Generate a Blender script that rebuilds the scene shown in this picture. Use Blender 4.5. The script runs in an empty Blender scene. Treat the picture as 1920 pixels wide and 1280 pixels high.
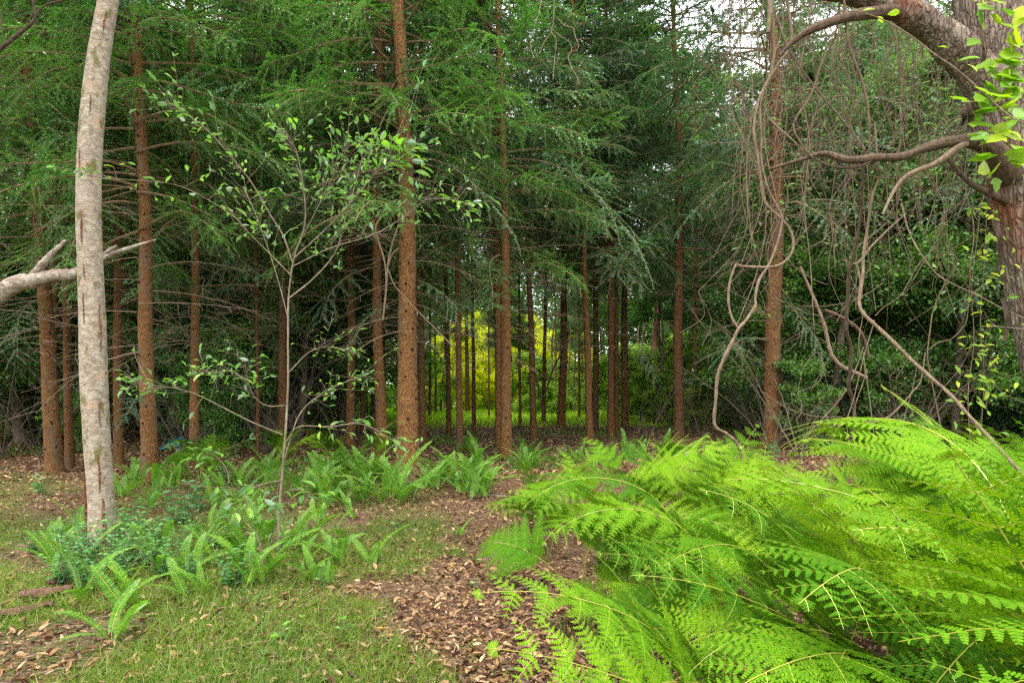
import bpy, math, random
import numpy as np
from math import radians, sin, cos, pi

# ------------------------------------------------------------------ camera, world, sun, exposure
SC = bpy.context.scene
F, HOR, CH = 1173.0, 735.0, 1.6            # focal length and horizon row of the 1920x1280 photograph, camera height
cam = bpy.data.objects.new('camera', bpy.data.cameras.new('camera'))
SC.collection.objects.link(cam); SC.camera = cam
cam.location = (0, 0, CH); cam.rotation_euler = (radians(90), 0, 0)
cam.data.sensor_width = 36; cam.data.lens = 36 * F / 1920
cam.data.shift_y = (HOR - 640) / 1920
cam.data.clip_start = 0.05; cam.data.clip_end = 1000

SUN_EL, SUN_AZ = 66, 205                   # high, behind and to the right of the camera, behind thin cloud
W = bpy.data.worlds.new("World"); SC.world = W; W.use_nodes = True
nt = W.node_tree; nt.nodes.clear()
wo = nt.nodes.new('ShaderNodeOutputWorld'); bg = nt.nodes.new('ShaderNodeBackground')
sky = nt.nodes.new('ShaderNodeTexSky'); sky.sky_type = 'NISHITA'; sky.sun_disc = False
sky.sun_elevation = radians(SUN_EL); sky.sun_rotation = radians(SUN_AZ); sky.dust_density = 2.5; sky.ozone_density = 1.0
tc = nt.nodes.new('ShaderNodeTexCoord'); nz = nt.nodes.new('ShaderNodeTexNoise')
nz.inputs['Scale'].default_value = 2.2; nz.inputs['Detail'].default_value = 5
rp = nt.nodes.new('ShaderNodeMapRange'); rp.inputs[1].default_value = 0.3; rp.inputs[2].default_value = 0.6
rp.inputs[3].default_value = 0.55; rp.inputs[4].default_value = 1.0
mx = nt.nodes.new('ShaderNodeMix'); mx.data_type = 'RGBA'
mx.inputs['B'].default_value = (12.0, 12.4, 12.8, 1)      # thin bright cloud, in the sky texture's own units
nt.links.new(tc.outputs['Generated'], nz.inputs['Vector']); nt.links.new(nz.outputs[0], rp.inputs[0])
nt.links.new(rp.outputs[0], mx.inputs['Factor']); nt.links.new(sky.outputs[0], mx.inputs['A'])
nt.links.new(mx.outputs['Result'], bg.inputs[0]); bg.inputs[1].default_value = 0.15
nt.links.new(bg.outputs[0], wo.inputs[0])
sl = bpy.data.lights.new('sun', 'SUN'); sl.energy = 2.2; sl.angle = radians(16); sl.color = (1, 0.95, 0.85)
so = bpy.data.objects.new('sun', sl); SC.collection.objects.link(so)
so.rotation_euler = (radians(90 - SUN_EL), 0, radians(180 - SUN_AZ))
SC.view_settings.view_transform = 'Standard'; SC.view_settings.look = 'None'
SC.view_settings.exposure = 1.27; SC.view_settings.gamma = 1
cy = SC.cycles
cy.max_bounces = 12; cy.diffuse_bounces = 9; cy.glossy_bounces = 2; cy.transmission_bounces = 9; cy.transparent_max_bounces = 4
cy.use_adaptive_sampling = False
cy.use_denoising = False; cy.filter_width = 1.3
cy.sample_clamp_indirect = 4
cy.caustics_reflective = False; cy.caustics_refractive = False

# ------------------------------------------------------------------ helpers
rng = np.random.default_rng(11)
def P(px, py, Y):
    return np.array(((px - 960) / F * Y, Y, CH - (py - HOR) / F * Y))
def gz(x, y):
    x = np.asarray(x, float); y = np.asarray(y, float)
    return (0.035 * np.sin(x * 0.9 + 1.3) * np.cos(y * 0.7) + 0.05 * np.sin(x * 0.31 + y * 0.23)
            + 0.012 * np.sin(x * 3.1) * np.sin(y * 2.7))
def norm(v):
    return v / np.maximum(np.linalg.norm(v, axis=-1, keepdims=True), 1e-9)

class Geo:
    def __init__(s): s.v = []; s.f = []; s.n = 0
    def add(s, v, f, mat=0):
        v = np.asarray(v, np.float32).reshape(-1, 3); f = np.asarray(f, np.int32)
        s.v.append(v); s.f.append((f + s.n, mat)); s.n += len(v)
    def mesh(s, name, mats, smooth=False):
        me = bpy.data.meshes.new(name)
        V = np.concatenate(s.v)
        me.vertices.add(len(V)); me.vertices.foreach_set('co', V.ravel())
        loops = np.concatenate([f.ravel() for f, m in s.f])
        sizes = np.concatenate([np.full(len(f), f.shape[1], np.int32) for f, m in s.f])
        mi = np.concatenate([np.full(len(f), m, np.int32) for f, m in s.f])
        me.loops.add(len(loops)); me.loops.foreach_set('vertex_index', loops.astype(np.int32))
        me.polygons.add(len(sizes))
        st = np.zeros(len(sizes), np.int32); st[1:] = np.cumsum(sizes)[:-1]
        me.polygons.foreach_set('loop_start', st)
        me.polygons.foreach_set('material_index', mi)
        me.polygons.foreach_set('use_smooth', np.full(len(sizes), smooth))
        for m in (mats if isinstance(mats, (list, tuple)) else [mats]): me.materials.append(m)
        me.update(calc_edges=True)
        return me

def inst(geo, tv, tf, M, pos, mat=0):
    """many transformed copies of one small template inside one mesh (leaves of one plant)"""
    n, k = len(pos), len(tv)
    v = np.einsum('nij,kj->nki', M, tv) + pos[:, None, :]
    f = (np.asarray(tf)[None] + (np.arange(n) * k)[:, None, None]).reshape(-1, len(tf[0]))
    geo.add(v.reshape(-1, 3), f, mat)

def frames(d, up, sc, sw=None):
    """columns: side, along d, normal; scaled by length sc and width sw"""
    d = norm(d); s = norm(np.cross(d, up)); n = np.cross(s, d)
    sc = np.asarray(sc, float) * np.ones(len(d)); sw = sc if sw is None else np.asarray(sw, float) * np.ones(len(d))
    return np.stack([s * sw[:, None], d * sc[:, None], n * sc[:, None]], axis=2)

def tubes(geo, C, R, sides=5, mat=0, ref=(0.13, 0.21, 0.97), noise=0.0, r=None):
    """C (n,k,3) centre lines, R (n,k) radii"""
    C = np.asarray(C, float); R = np.asarray(R, float)
    n, k = R.shape
    T = np.gradient(C, axis=1); T = norm(T)
    ref = np.broadcast_to(np.asarray(ref, float), T.shape)
    A = np.cross(T, ref); bad = np.linalg.norm(A, axis=-1) < 0.15
    A[bad] = np.cross(T[bad], np.array([1.0, 0.1, 0])); A = norm(A); B = np.cross(T, A)
    a = np.arange(sides) * 2 * pi / sides
    rr = R[:, :, None] * np.ones(sides)
    if noise: rr = rr * (1 + noise * (r or rng).standard_normal(rr.shape))
    v = C[:, :, None, :] + rr[..., None] * (np.cos(a)[:, None] * A[:, :, None, :] + np.sin(a)[:, None] * B[:, :, None, :])
    i = np.arange(k - 1)[:, None] * sides; j = np.arange(sides)[None]; j2 = (j + 1) % sides
    q = np.stack([i + j, i + j2, i + sides + j2, i + sides + j], -1).reshape(-1, 4)
    q = (q[None] + (np.arange(n) * k * sides)[:, None, None]).reshape(-1, 4)
    geo.add(v.reshape(-1, 3), q, mat)

def smooth(pts, k=6):
    """Catmull-Rom through rows of any width"""
    p = np.asarray(pts, float)
    p = np.vstack([2 * p[0] - p[1], p, 2 * p[-1] - p[-2]])
    out = []
    for i in range(1, len(p) - 2):
        t = np.linspace(0, 1, k, endpoint=False)[:, None]
        a, b, c, d = p[i - 1], p[i], p[i + 1], p[i + 2]
        out.append(0.5 * ((2 * b) + (-a + c) * t + (2 * a - 5 * b + 4 * c - d) * t ** 2 + (-a + 3 * b - 3 * c + d) * t ** 3))
    out.append(p[-2][None])
    return np.vstack(out)

def curve_px(pts, k=6):
    """pts: (px, py, width_px, Y) -> centre line, radii"""
    s = smooth(pts, k)
    C = np.array([P(a[0], a[1], a[3]) for a in s])
    return C, np.maximum(s[:, 2], 0.4) * s[:, 3] / F / 2 * 0.96 * np.cos(np.arctan((s[:, 0] - 960) / F))   # off-axis stretch of the wide lens taken out

def link(o, parent=None):
    SC.collection.objects.link(o)
    if parent is not None: o.parent = parent
    return o
def obj(name, me, parent=None, loc=(0, 0, 0)):
    o = bpy.data.objects.new(name, me); o.location = loc
    return link(o, parent)
def tag(o, label=None, cat=None, group=None, kind=None):
    if label: o['label'] = label
    if cat: o['category'] = cat
    if group: o['group'] = group
    if kind: o['kind'] = kind
    return o
def empty(name, loc, rz=0):
    o = bpy.data.objects.new(name, None); o.location = loc; o.rotation_euler = (0, 0, rz); o.empty_display_size = 0.1
    return link(o)
def copy_tree(src, loc, rz=0.0, sc=1.0, tilt=(0, 0), label=None, group=None):
    c = src.copy(); link(c); c.location = loc; c.rotation_euler = (tilt[0], tilt[1], rz)
    c.scale = (sc, sc, sc) if not isinstance(sc, tuple) else sc
    for ch in src.children:
        d = ch.copy(); link(d, c)
    if label: c['label'] = label
    if group: c['group'] = group
    return c

ONE = 'first second third fourth fifth sixth seventh eighth ninth tenth eleventh twelfth thirteenth fourteenth fifteenth sixteenth seventeenth eighteenth nineteenth'.split()
def ordinal(n):
    if n < 20: return ONE[n - 1]
    t, u = divmod(n, 10); T_ = {2: 'twent', 3: 'thirt', 4: 'fort', 5: 'fift', 6: 'sixt', 7: 'sevent', 8: 'eight', 9: 'ninet'}[t]
    return T_ + 'ieth' if u == 0 else T_ + 'y-' + ONE[u - 1]
REG = {}
def count_later(o, series, row, desc): REG.setdefault((series, row), []).append((o, desc))
def number_rows():
    """every repeat is told apart by its row and its count from the left of the photograph"""
    for (series, row), L in REG.items():
        key = lambda t: t[0].location.x / max(t[0].location.y, .5)
        L.sort(key=key); seen = [t for t in L if abs(key(t)) < 0.80]; left = [t for t in L if key(t) <= -0.80][::-1]; right = [t for t in L if key(t) >= 0.80]
        for S, where in ((seen, 'from the left in'), (left, 'outside the left end of'), (right, 'outside the right end of')):
            for i, (o, d) in enumerate(S): o['label'] = f'{d}, {ordinal(i + 1)} {where} {row}'

# ------------------------------------------------------------------ materials
def newmat(name):
    m = bpy.data.materials.new(name); m.use_nodes = True; t = m.node_tree; t.nodes.clear()
    o = t.nodes.new('ShaderNodeOutputMaterial'); return m, t, o
def N(t, kind, **kw):
    n = t.nodes.new(kind)
    for k, v in kw.items():
        if k.startswith('_'): setattr(n, k[1:], v)
        else: n.inputs[k.replace('__', ' ')].default_value = v
    return n
def ramp(t, stops, interp='LINEAR'):
    r = t.nodes.new('ShaderNodeValToRGB'); e = r.color_ramp.elements; r.color_ramp.interpolation = interp
    while len(e) < len(stops): e.new(0.5)
    for x, (p, c) in zip(e, stops): x.position = p; x.color = (*c, 1)
    return r
def coords(t, scale=(1, 1, 1), obj=True, vary=True):
    c = t.nodes.new('ShaderNodeTexCoord'); m = N(t, 'ShaderNodeMapping'); m.inputs['Scale'].default_value = scale
    t.links.new(c.outputs['Object' if obj else 'Generated'], m.inputs[0])
    if not vary: return m.outputs[0]
    oi = t.nodes.new('ShaderNodeObjectInfo'); mu = N(t, 'ShaderNodeMath', _operation='MULTIPLY'); mu.inputs[1].default_value = 43.0; t.links.new(oi.outputs['Random'], mu.inputs[0])
    va = N(t, 'ShaderNodeVectorMath', _operation='ADD'); t.links.new(m.outputs[0], va.inputs[0]); t.links.new(mu.outputs[0], va.inputs[1]); return va.outputs[0]

def leafmat(name, stops, trans=0.35, rough=0.4, tcol=None, under=None, spec=0.5, nscale=0.7, nmix=0.5, orand=0.0):
    """colour varies leaf by leaf and in drifts; light passes through the blade"""
    m, t, o = newmat(name); L = t.links
    g = t.nodes.new('ShaderNodeNewGeometry')
    nz = N(t, 'ShaderNodeTexNoise', Scale=nscale, Detail=2); L.new(coords(t), nz.inputs['Vector'])
    mul = N(t, 'ShaderNodeMix'); mul.inputs[0].default_value = nmix
    L.new(g.outputs['Random Per Island'], mul.inputs[2]); L.new(nz.outputs[0], mul.inputs[3])
    oi = t.nodes.new('ShaderNodeObjectInfo'); om = N(t, 'ShaderNodeMix'); om.inputs[0].default_value = orand
    L.new(mul.outputs[0], om.inputs[2]); L.new(oi.outputs['Random'], om.inputs[3])
    rm = ramp(t, stops); L.new(om.outputs[0], rm.inputs[0]); col = rm.outputs[0]
    if under:
        mu = t.nodes.new('ShaderNodeMix'); mu.data_type = 'RGBA'; mu.inputs['B'].default_value = (*under, 1)
        L.new(g.outputs['Backfacing'], mu.inputs['Factor']); L.new(col, mu.inputs['A']); col = mu.outputs['Result']
    b = N(t, 'ShaderNodeBsdfPrincipled', Roughness=rough); b.inputs['Specular IOR Level'].default_value = spec
    L.new(col, b.inputs['Base Color'])
    tr = t.nodes.new('ShaderNodeBsdfTranslucent')
    gm = t.nodes.new('ShaderNodeMix'); gm.data_type = 'RGBA'; gm.blend_type = 'MULTIPLY'; gm.inputs['Factor'].default_value = 1
    gm.inputs['B'].default_value = (*(tcol or (1.3, 1.5, 0.5)), 1)
    L.new(rm.outputs[0], gm.inputs['A']); L.new(gm.outputs['Result'], tr.inputs[0])
    ms = t.nodes.new('ShaderNodeMixShader'); ms.inputs[0].default_value = trans
    L.new(b.outputs[0], ms.inputs[1]); L.new(tr.outputs[0], ms.inputs[2]); L.new(ms.outputs[0], o.inputs[0])
    return m

def barkmat(name, stops, sc=(30, 30, 12), detail=8, bump=0.6, dist=0.01, patch=None, rough=0.9, moss=None, crk=0.45, orand=0.0):
    m, t, o = newmat(name); L = t.links
    v = coords(t, sc); nz = N(t, 'ShaderNodeTexNoise', Scale=1, Detail=detail, Roughness=0.7, Distortion=0.6); L.new(v, nz.inputs['Vector'])
    vo = N(t, 'ShaderNodeTexVoronoi', Scale=1.4, _feature='DISTANCE_TO_EDGE'); L.new(v, vo.inputs['Vector'])
    cr = N(t, 'ShaderNodeMapRange'); cr.inputs[2].default_value = 0.18; L.new(vo.outputs['Distance'], cr.inputs[0])
    rm = ramp(t, stops); L.new(nz.outputs[0], rm.inputs[0]); col = rm.outputs[0]
    dk = t.nodes.new('ShaderNodeMix'); dk.data_type = 'RGBA'; dk.blend_type = 'MULTIPLY'; dk.inputs['Factor'].default_value = crk
    c2 = ramp(t, [(0.0, (0.45, 0.4, 0.38)), (1, (1, 1, 1))]); L.new(cr.outputs[0], c2.inputs[0])
    L.new(col, dk.inputs['A']); L.new(c2.outputs[0], dk.inputs['B']); col = dk.outputs['Result']
    for p in ([patch] if patch else []) + ([moss] if moss else []):
        c, lo, hi, s = p
        n2 = N(t, 'ShaderNodeTexNoise', Scale=1, Detail=5, Roughness=0.65); L.new(coords(t, s), n2.inputs['Vector'])
        mr = N(t, 'ShaderNodeMapRange'); mr.inputs[1].default_value = lo; mr.inputs[2].default_value = hi; L.new(n2.outputs[0], mr.inputs[0])
        mm = t.nodes.new('ShaderNodeMix'); mm.data_type = 'RGBA'; mm.inputs['B'].default_value = (*c, 1)
        L.new(mr.outputs[0], mm.inputs['Factor']); L.new(col, mm.inputs['A']); col = mm.outputs['Result']
    oi = t.nodes.new('ShaderNodeObjectInfo'); vr = ramp(t, [(0, (.62, .66, .70)), (.5, (.95, .95, .95)), (1, (1.0, 1.0, .92))]); L.new(oi.outputs['Random'], vr.inputs[0])
    vm = t.nodes.new('ShaderNodeMix'); vm.data_type = 'RGBA'; vm.blend_type = 'MULTIPLY'; vm.inputs['Factor'].default_value = orand; L.new(col, vm.inputs['A']); L.new(vr.outputs[0], vm.inputs['B']); col = vm.outputs['Result']
    b = N(t, 'ShaderNodeBsdfPrincipled', Roughness=rough); b.inputs['Specular IOR Level'].default_value = 0.2
    L.new(col, b.inputs['Base Color'])
    ad = N(t, 'ShaderNodeMath', _operation='ADD'); L.new(nz.outputs[0], ad.inputs[0]); 
    mu = N(t, 'ShaderNodeMath', _operation='MULTIPLY'); mu.inputs[1].default_value = 0.5; L.new(cr.outputs[0], mu.inputs[0]); L.new(mu.outputs[0], ad.inputs[1])
    bp = N(t, 'ShaderNodeBump', Strength=bump, Distance=dist); L.new(ad.outputs[0], bp.inputs['Height']); L.new(bp.outputs[0], b.inputs['Normal'])
    L.new(b.outputs[0], o.inputs[0]); return m

MT = {}
MT['pine_bark'] = barkmat('rough orange pine bark', [(0.3, (0.05, 0.024, 0.012)), (0.45, (0.16, 0.072, 0.024)), (0.57, (0.30, 0.145, 0.05)), (0.72, (0.58, 0.35, 0.16))],
                          sc=(38, 38, 26), bump=1.0, dist=0.014, orand=1.0, patch=((0.15, 0.115, 0.075), 0.54, 0.66, (4, 4, 1.2)), moss=((0.10, 0.12, 0.04), 0.64, 0.70, (6, 6, 2)))
MT['knot'] = barkmat('dark branch scar', [(0.3, (0.02, 0.012, 0.01)), (0.7, (0.07, 0.04, 0.03))])
MT['dead_twig'] = barkmat('dry grey brown twig', [(0.3, (0.11, 0.07, 0.045)), (0.7, (0.32, 0.23, 0.16))], sc=(15, 15, 15), bump=0.2)
MT['dry_wood'] = barkmat('dull grey brown brushwood', [(0.3, (0.06, 0.045, 0.03)), (0.7, (0.17, 0.135, 0.095))], sc=(15, 15, 15), bump=0.2)
MT['twig'] = barkmat('brown pine twig', [(0.3, (0.10, 0.065, 0.035)), (0.7, (0.30, 0.20, 0.11))], sc=(15, 15, 15), bump=0.2)
MT['pale_bark'] = barkmat('pale pinkish grey bark', [(0.28, (0.10, 0.075, 0.05)), (0.42, (0.21, 0.165, 0.12)), (0.58, (0.32, 0.27, 0.20)), (0.74, (0.48, 0.44, 0.37))],
                          crk=0.3, sc=(14, 14, 26), bump=0.6, dist=0.006, patch=((0.33, 0.22, 0.15), 0.55, 0.66, (3, 3, 5)), moss=((0.12, 0.105, 0.04), 0.57, 0.63, (8, 8, 5)))
MT['crack'] = barkmat('red brown split bark', [(0.3, (0.06, 0.025, 0.015)), (0.7, (0.24, 0.09, 0.045))], sc=(30, 30, 8))
MT['bleached'] = barkmat('bleached mottled dead wood', [(0.35, (0.15, 0.10, 0.075)), (0.5, (0.32, 0.27, 0.21)), (0.65, (0.48, 0.43, 0.35))], sc=(12, 12, 12), bump=0.5,
                         patch=((0.20, 0.14, 0.105), 0.50, 0.58, (6, 14, 14)))
MT['shaggy'] = barkmat('shaggy grey brown bark', [(0.3, (0.05, 0.033, 0.024)), (0.45, (0.18, 0.13, 0.098)), (0.6, (0.31, 0.25, 0.19)), (0.75, (0.48, 0.42, 0.34))],
                       sc=(22, 22, 5), bump=1.0, dist=0.03, patch=((0.20, 0.075, 0.04), 0.52, 0.66, (2.5, 2.5, 1.2)))
MT['liana'] = barkmat('ribbed tan liana bark', [(0.3, (0.09, 0.06, 0.038)), (0.7, (0.27, 0.195, 0.13))], sc=(40, 40, 10), bump=0.5, dist=0.004)
MT['liana_dark'] = barkmat('dark brown liana bark', [(0.3, (0.035, 0.022, 0.015)), (0.7, (0.15, 0.10, 0.065))], sc=(40, 40, 10), bump=0.5, dist=0.004)
MT['dark_bark'] = barkmat('dark brown forest bark', [(0.3, (0.03, 0.02, 0.014)), (0.7, (0.13, 0.085, 0.06))], sc=(14, 14, 4), bump=0.7, dist=0.02)
MT['grey_bark'] = barkmat('grey brown sapling bark', [(0.3, (0.10, 0.075, 0.05)), (0.7, (0.28, 0.22, 0.16))], sc=(14, 14, 6), bump=0.4,
                          moss=((0.14, 0.15, 0.04), 0.55, 0.65, (5, 5, 3)))
MT['red_bark'] = barkmat('red gum bark', [(0.3, (0.18, 0.07, 0.05)), (0.7, (0.42, 0.20, 0.14))], sc=(8, 8, 3))
MT['pine_leaf'] = leafmat('glossy blue green pine leaves', [(0.15, (0.018, 0.06, 0.040)), (0.45, (0.035, 0.115, 0.055)), (0.7, (0.07, 0.19, 0.06)), (0.95, (0.15, 0.28, 0.06))],
                          trans=0.30, rough=0.3, nscale=0.45, nmix=0.6, spec=0.5)
MT['pine_leaf_bright'] = leafmat('glossy mid green pine leaves', [(0.15, (0.025, 0.09, 0.025)), (0.45, (0.055, 0.18, 0.035)), (0.7, (0.11, 0.28, 0.045)), (0.95, (0.24, 0.40, 0.06))],
                          trans=0.38, rough=0.3, nscale=0.45, nmix=0.6, spec=0.5)
MT['broad_leaf'] = leafmat('mid green forest leaves', [(0.2, (0.03, 0.09, 0.025)), (0.5, (0.08, 0.19, 0.035)), (0.85, (0.22, 0.36, 0.05))], trans=0.4, rough=0.4, nscale=0.35, nmix=0.6)
MT['dark_leaf'] = leafmat('dark green understorey leaves', [(0.2, (0.03, 0.095, 0.038)), (0.5, (0.075, 0.18, 0.055)), (0.85, (0.18, 0.31, 0.07))], trans=0.35, rough=0.35, nscale=0.5)
MT['lit_lime_leaf'] = leafmat('lime green leaves with sunlight painted in', [(0.2, (0.09, 0.17, 0.03)), (0.5, (0.22, 0.36, 0.04)), (0.85, (0.42, 0.52, 0.06))], trans=0.45, rough=0.45)  # pale lime tone paints sunlight onto the clearing's shrubs
MT['sunglow_leaf'] = leafmat('yellow green leaves with sun glow painted in', [(0.2, (0.28, 0.38, 0.012)), (0.45, (0.58, 0.64, 0.014)), (0.85, (0.80, 0.78, 0.02))], trans=0.5, rough=0.5, tcol=(1.1, 1.1, 0.4))  # glow of sunlit foliage is put into this saturated leaf colour
MT['bracken'] = leafmat('fresh green bracken', [(0.1, (0.020, 0.085, 0.005)), (0.35, (0.052, 0.155, 0.006)), (0.6, (0.11, 0.245, 0.008)), (0.92, (0.24, 0.37, 0.012))], trans=0.3, rough=0.65, spec=0.06, tcol=(1.3, 1.25, 0.4), nscale=1.6, nmix=0.6, orand=0.5)
MT['stalk'] = leafmat('yellow fern stalk', [(0.2, (0.22, 0.28, 0.03)), (0.8, (0.42, 0.38, 0.06))], trans=0.1, rough=0.4)
MT['sword'] = leafmat('green sword fern', [(0.1, (0.04, 0.12, 0.018)), (0.5, (0.09, 0.24, 0.02)), (0.9, (0.24, 0.42, 0.03))], trans=0.4, rough=0.4, nscale=1.5, nmix=0.6)
MT['sapling_leaf'] = leafmat('broad sapling leaves with pale undersides', [(0.15, (0.05, 0.14, 0.025)), (0.6, (0.12, 0.28, 0.03)), (0.97, (0.26, 0.42, 0.04)), (1.0, (0.65, 0.45, 0.02))],
                             trans=0.4, rough=0.35, under=(0.24, 0.33, 0.22), nmix=0.3)
MT['bluish_leaf'] = leafmat('blue green seedling leaves', [(0.2, (0.04, 0.15, 0.045)), (0.6, (0.09, 0.25, 0.06)), (0.9, (0.20, 0.40, 0.07))], trans=0.3, rough=0.35, under=(0.12, 0.26, 0.10))
MT['vine_leaf'] = leafmat('yellow green vine leaves', [(0.1, (0.10, 0.24, 0.02)), (0.5, (0.24, 0.38, 0.02)), (0.85, (0.48, 0.52, 0.03)), (0.97, (0.72, 0.55, 0.03))], trans=0.45, rough=0.4, nmix=0.3)
MT['grass'] = leafmat('short green grass', [(0.1, (0.045, 0.11, 0.008)), (0.5, (0.105, 0.19, 0.013)), (0.75, (0.21, 0.25, 0.022)), (1, (0.44, 0.34, 0.11))], trans=0.3, rough=0.5, nscale=0.8)
MT['far_grass'] = leafmat('sunlit bright grass', [(0.1, (0.18, 0.34, 0.02)), (0.5, (0.34, 0.52, 0.025)), (0.9, (0.55, 0.66, 0.04))], trans=0.35, rough=0.5)  # the clearing's sunlight is mixed into this lighter grass colour
MT['litter'] = leafmat('dry fallen leaves', [(0.05, (0.05, 0.018, 0.012)), (0.3, (0.11, 0.048, 0.022)), (0.55, (0.24, 0.13, 0.056)), (0.8, (0.38, 0.235, 0.115)), (0.97, (0.54, 0.39, 0.22))],
                       trans=0.1, rough=0.6, nmix=0.12, tcol=(1, 0.8, 0.5))
MT['yellow_fallen'] = leafmat('yellow fallen leaves', [(0.2, (0.70, 0.45, 0.02)), (0.7, (0.85, 0.66, 0.04)), (1, (0.75, 0.25, 0.02))], trans=0.2, rough=0.5, nmix=0.1)
MT['brown_bark_piece'] = barkmat('fallen red brown bark', [(0.3, (0.04, 0.02, 0.014)), (0.7, (0.17, 0.09, 0.06))], sc=(20, 6, 20), bump=0.8)

def groundmat():
    m, t, o = newmat('forest soil with litter and moss'); L = t.links
    v = coords(t, vary=False)
    n1 = N(t, 'ShaderNodeTexNoise', Scale=22, Detail=8, Roughness=0.75); L.new(v, n1.inputs['Vector'])
    r1 = ramp(t, [(0.3, (0.035, 0.02, 0.012)), (0.5, (0.10, 0.058, 0.03)), (0.62, (0.20, 0.125, 0.07)), (0.75, (0.10, 0.045, 0.024))]); L.new(n1.outputs[0], r1.inputs[0])
    n2 = N(t, 'ShaderNodeTexNoise', Scale=30, Detail=6, Roughness=0.7); L.new(v, n2.inputs['Vector'])
    r2 = ramp(t, [(0.3, (0.04, 0.04, 0.016)), (0.5, (0.10, 0.09, 0.035)), (0.62, (0.12, 0.13, 0.03)), (0.8, (0.24, 0.17, 0.08))]); L.new(n2.outputs[0], r2.inputs[0])
    n3 = N(t, 'ShaderNodeTexNoise', Scale=0.9, Detail=4, Roughness=0.6); L.new(v, n3.inputs['Vector'])
    sx = N(t, 'ShaderNodeSeparateXYZ'); L.new(v, sx.inputs[0])
    # greener on the left and in the clearing beyond the wood, bare litter along the middle
    a = N(t, 'ShaderNodeMapRange'); a.inputs[1].default_value = -0.6; a.inputs[2].default_value = -2.6; a.inputs[3].default_value = -0.15; a.inputs[4].default_value = 0.12; L.new(sx.outputs[0], a.inputs[0])
    b0 = N(t, 'ShaderNodeMapRange'); b0.inputs[1].default_value = 26; b0.inputs[2].default_value = 34; b0.inputs[3].default_value = 0; b0.inputs[4].default_value = 0.6; L.new(sx.outputs[1], b0.inputs[0])
    c0 = N(t, 'ShaderNodeMapRange'); c0.inputs[1].default_value = 6; c0.inputs[2].default_value = 9; c0.inputs[3].default_value = 0.05; c0.inputs[4].default_value = -0.12; L.new(sx.outputs[1], c0.inputs[0])
    s1 = N(t, 'ShaderNodeMath', _operation='ADD'); L.new(n3.outputs[0], s1.inputs[0]); L.new(a.outputs[0], s1.inputs[1])
    s2 = N(t, 'ShaderNodeMath', _operation='ADD'); L.new(s1.outputs[0], s2.inputs[0]); L.new(b0.outputs[0], s2.inputs[1])
    s3 = N(t, 'ShaderNodeMath', _operation='ADD'); L.new(s2.outputs[0], s3.inputs[0]); L.new(c0.outputs[0], s3.inputs[1])
    mr = N(t, 'ShaderNodeMapRange'); mr.inputs[1].default_value = 0.48; mr.inputs[2].default_value = 0.62; L.new(s3.outputs[0], mr.inputs[0])
    mm = t.nodes.new('ShaderNodeMix'); mm.data_type = 'RGBA'; L.new(mr.outputs[0], mm.inputs['Factor']); L.new(r1.outputs[0], mm.inputs['A']); L.new(r2.outputs[0], mm.inputs['B'])
    far = N(t, 'ShaderNodeMapRange'); far.inputs[1].default_value = 29; far.inputs[2].default_value = 36; L.new(sx.outputs[1], far.inputs[0])
    m2 = t.nodes.new('ShaderNodeMix'); m2.data_type = 'RGBA'; L.new(far.outputs[0], m2.inputs['Factor']); L.new(mm.outputs['Result'], m2.inputs['A'])
    m2.inputs['B'].default_value = (0.20, 0.34, 0.03, 1)
    b = N(t, 'ShaderNodeBsdfPrincipled', Roughness=0.9); b.inputs['Specular IOR Level'].default_value = 0.2
    L.new(m2.outputs['Result'], b.inputs['Base Color'])
    bp = N(t, 'ShaderNodeBump', Strength=0.9, Distance=0.03); L.new(n1.outputs[0], bp.inputs['Height']); L.new(bp.outputs[0], b.inputs['Normal'])
    L.new(b.outputs[0], o.inputs[0]); return m
MT['ground'] = groundmat()

# ------------------------------------------------------------------ ground
def ground():
    g = Geo()
    xs = np.concatenate([np.linspace(-300, -32, 12), np.linspace(-30, 30, 241), np.linspace(32, 300, 12)])
    ys = np.concatenate([np.linspace(-100, -3, 8), np.linspace(-2, 45, 189), np.linspace(47, 500, 20)])
    X, Y = np.meshgrid(xs, ys); Z = gz(X, Y)
    v = np.stack([X, Y, Z], -1).reshape(-1, 3); nx = len(xs)
    i = np.arange(len(ys) - 1)[:, None] * nx + np.arange(nx - 1)[None]
    q = np.stack([i, i + 1, i + nx + 1, i + nx], -1).reshape(-1, 4)
    g.add(v, q)
    tag(obj('ground', g.mesh('ground', MT['ground'], True)), 'forest floor of brown leaf litter and thin grass', 'ground', kind='structure')
ground()

# ------------------------------------------------------------------ leaf templates (x side, y along, z normal)
DIA_V = np.array([[0, 0, 0], [0.5, 0.45, 0.06], [0, 1, -0.08], [-0.5, 0.45, 0.06]]); DIA_F = [[0, 1, 2, 3]]
LEAF_V = np.array([[0, 0, 0], [0.34, 0.22, .05], [0.5, 0.5, .06], [0.33, 0.78, .0], [0, 1, -.14], [-0.33, 0.78, .0], [-0.5, 0.5, .06], [-0.34, 0.22, .05], [0, 0.25, -.02], [0, 0.52, -.03], [0, 0.78, -.07]])
LEAF_F = [[0, 1, 8, 7], [1, 2, 9, 8], [2, 3, 10, 9], [8, 9, 6, 7], [9, 10, 5, 6], [3, 4, 5, 10]]

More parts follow.
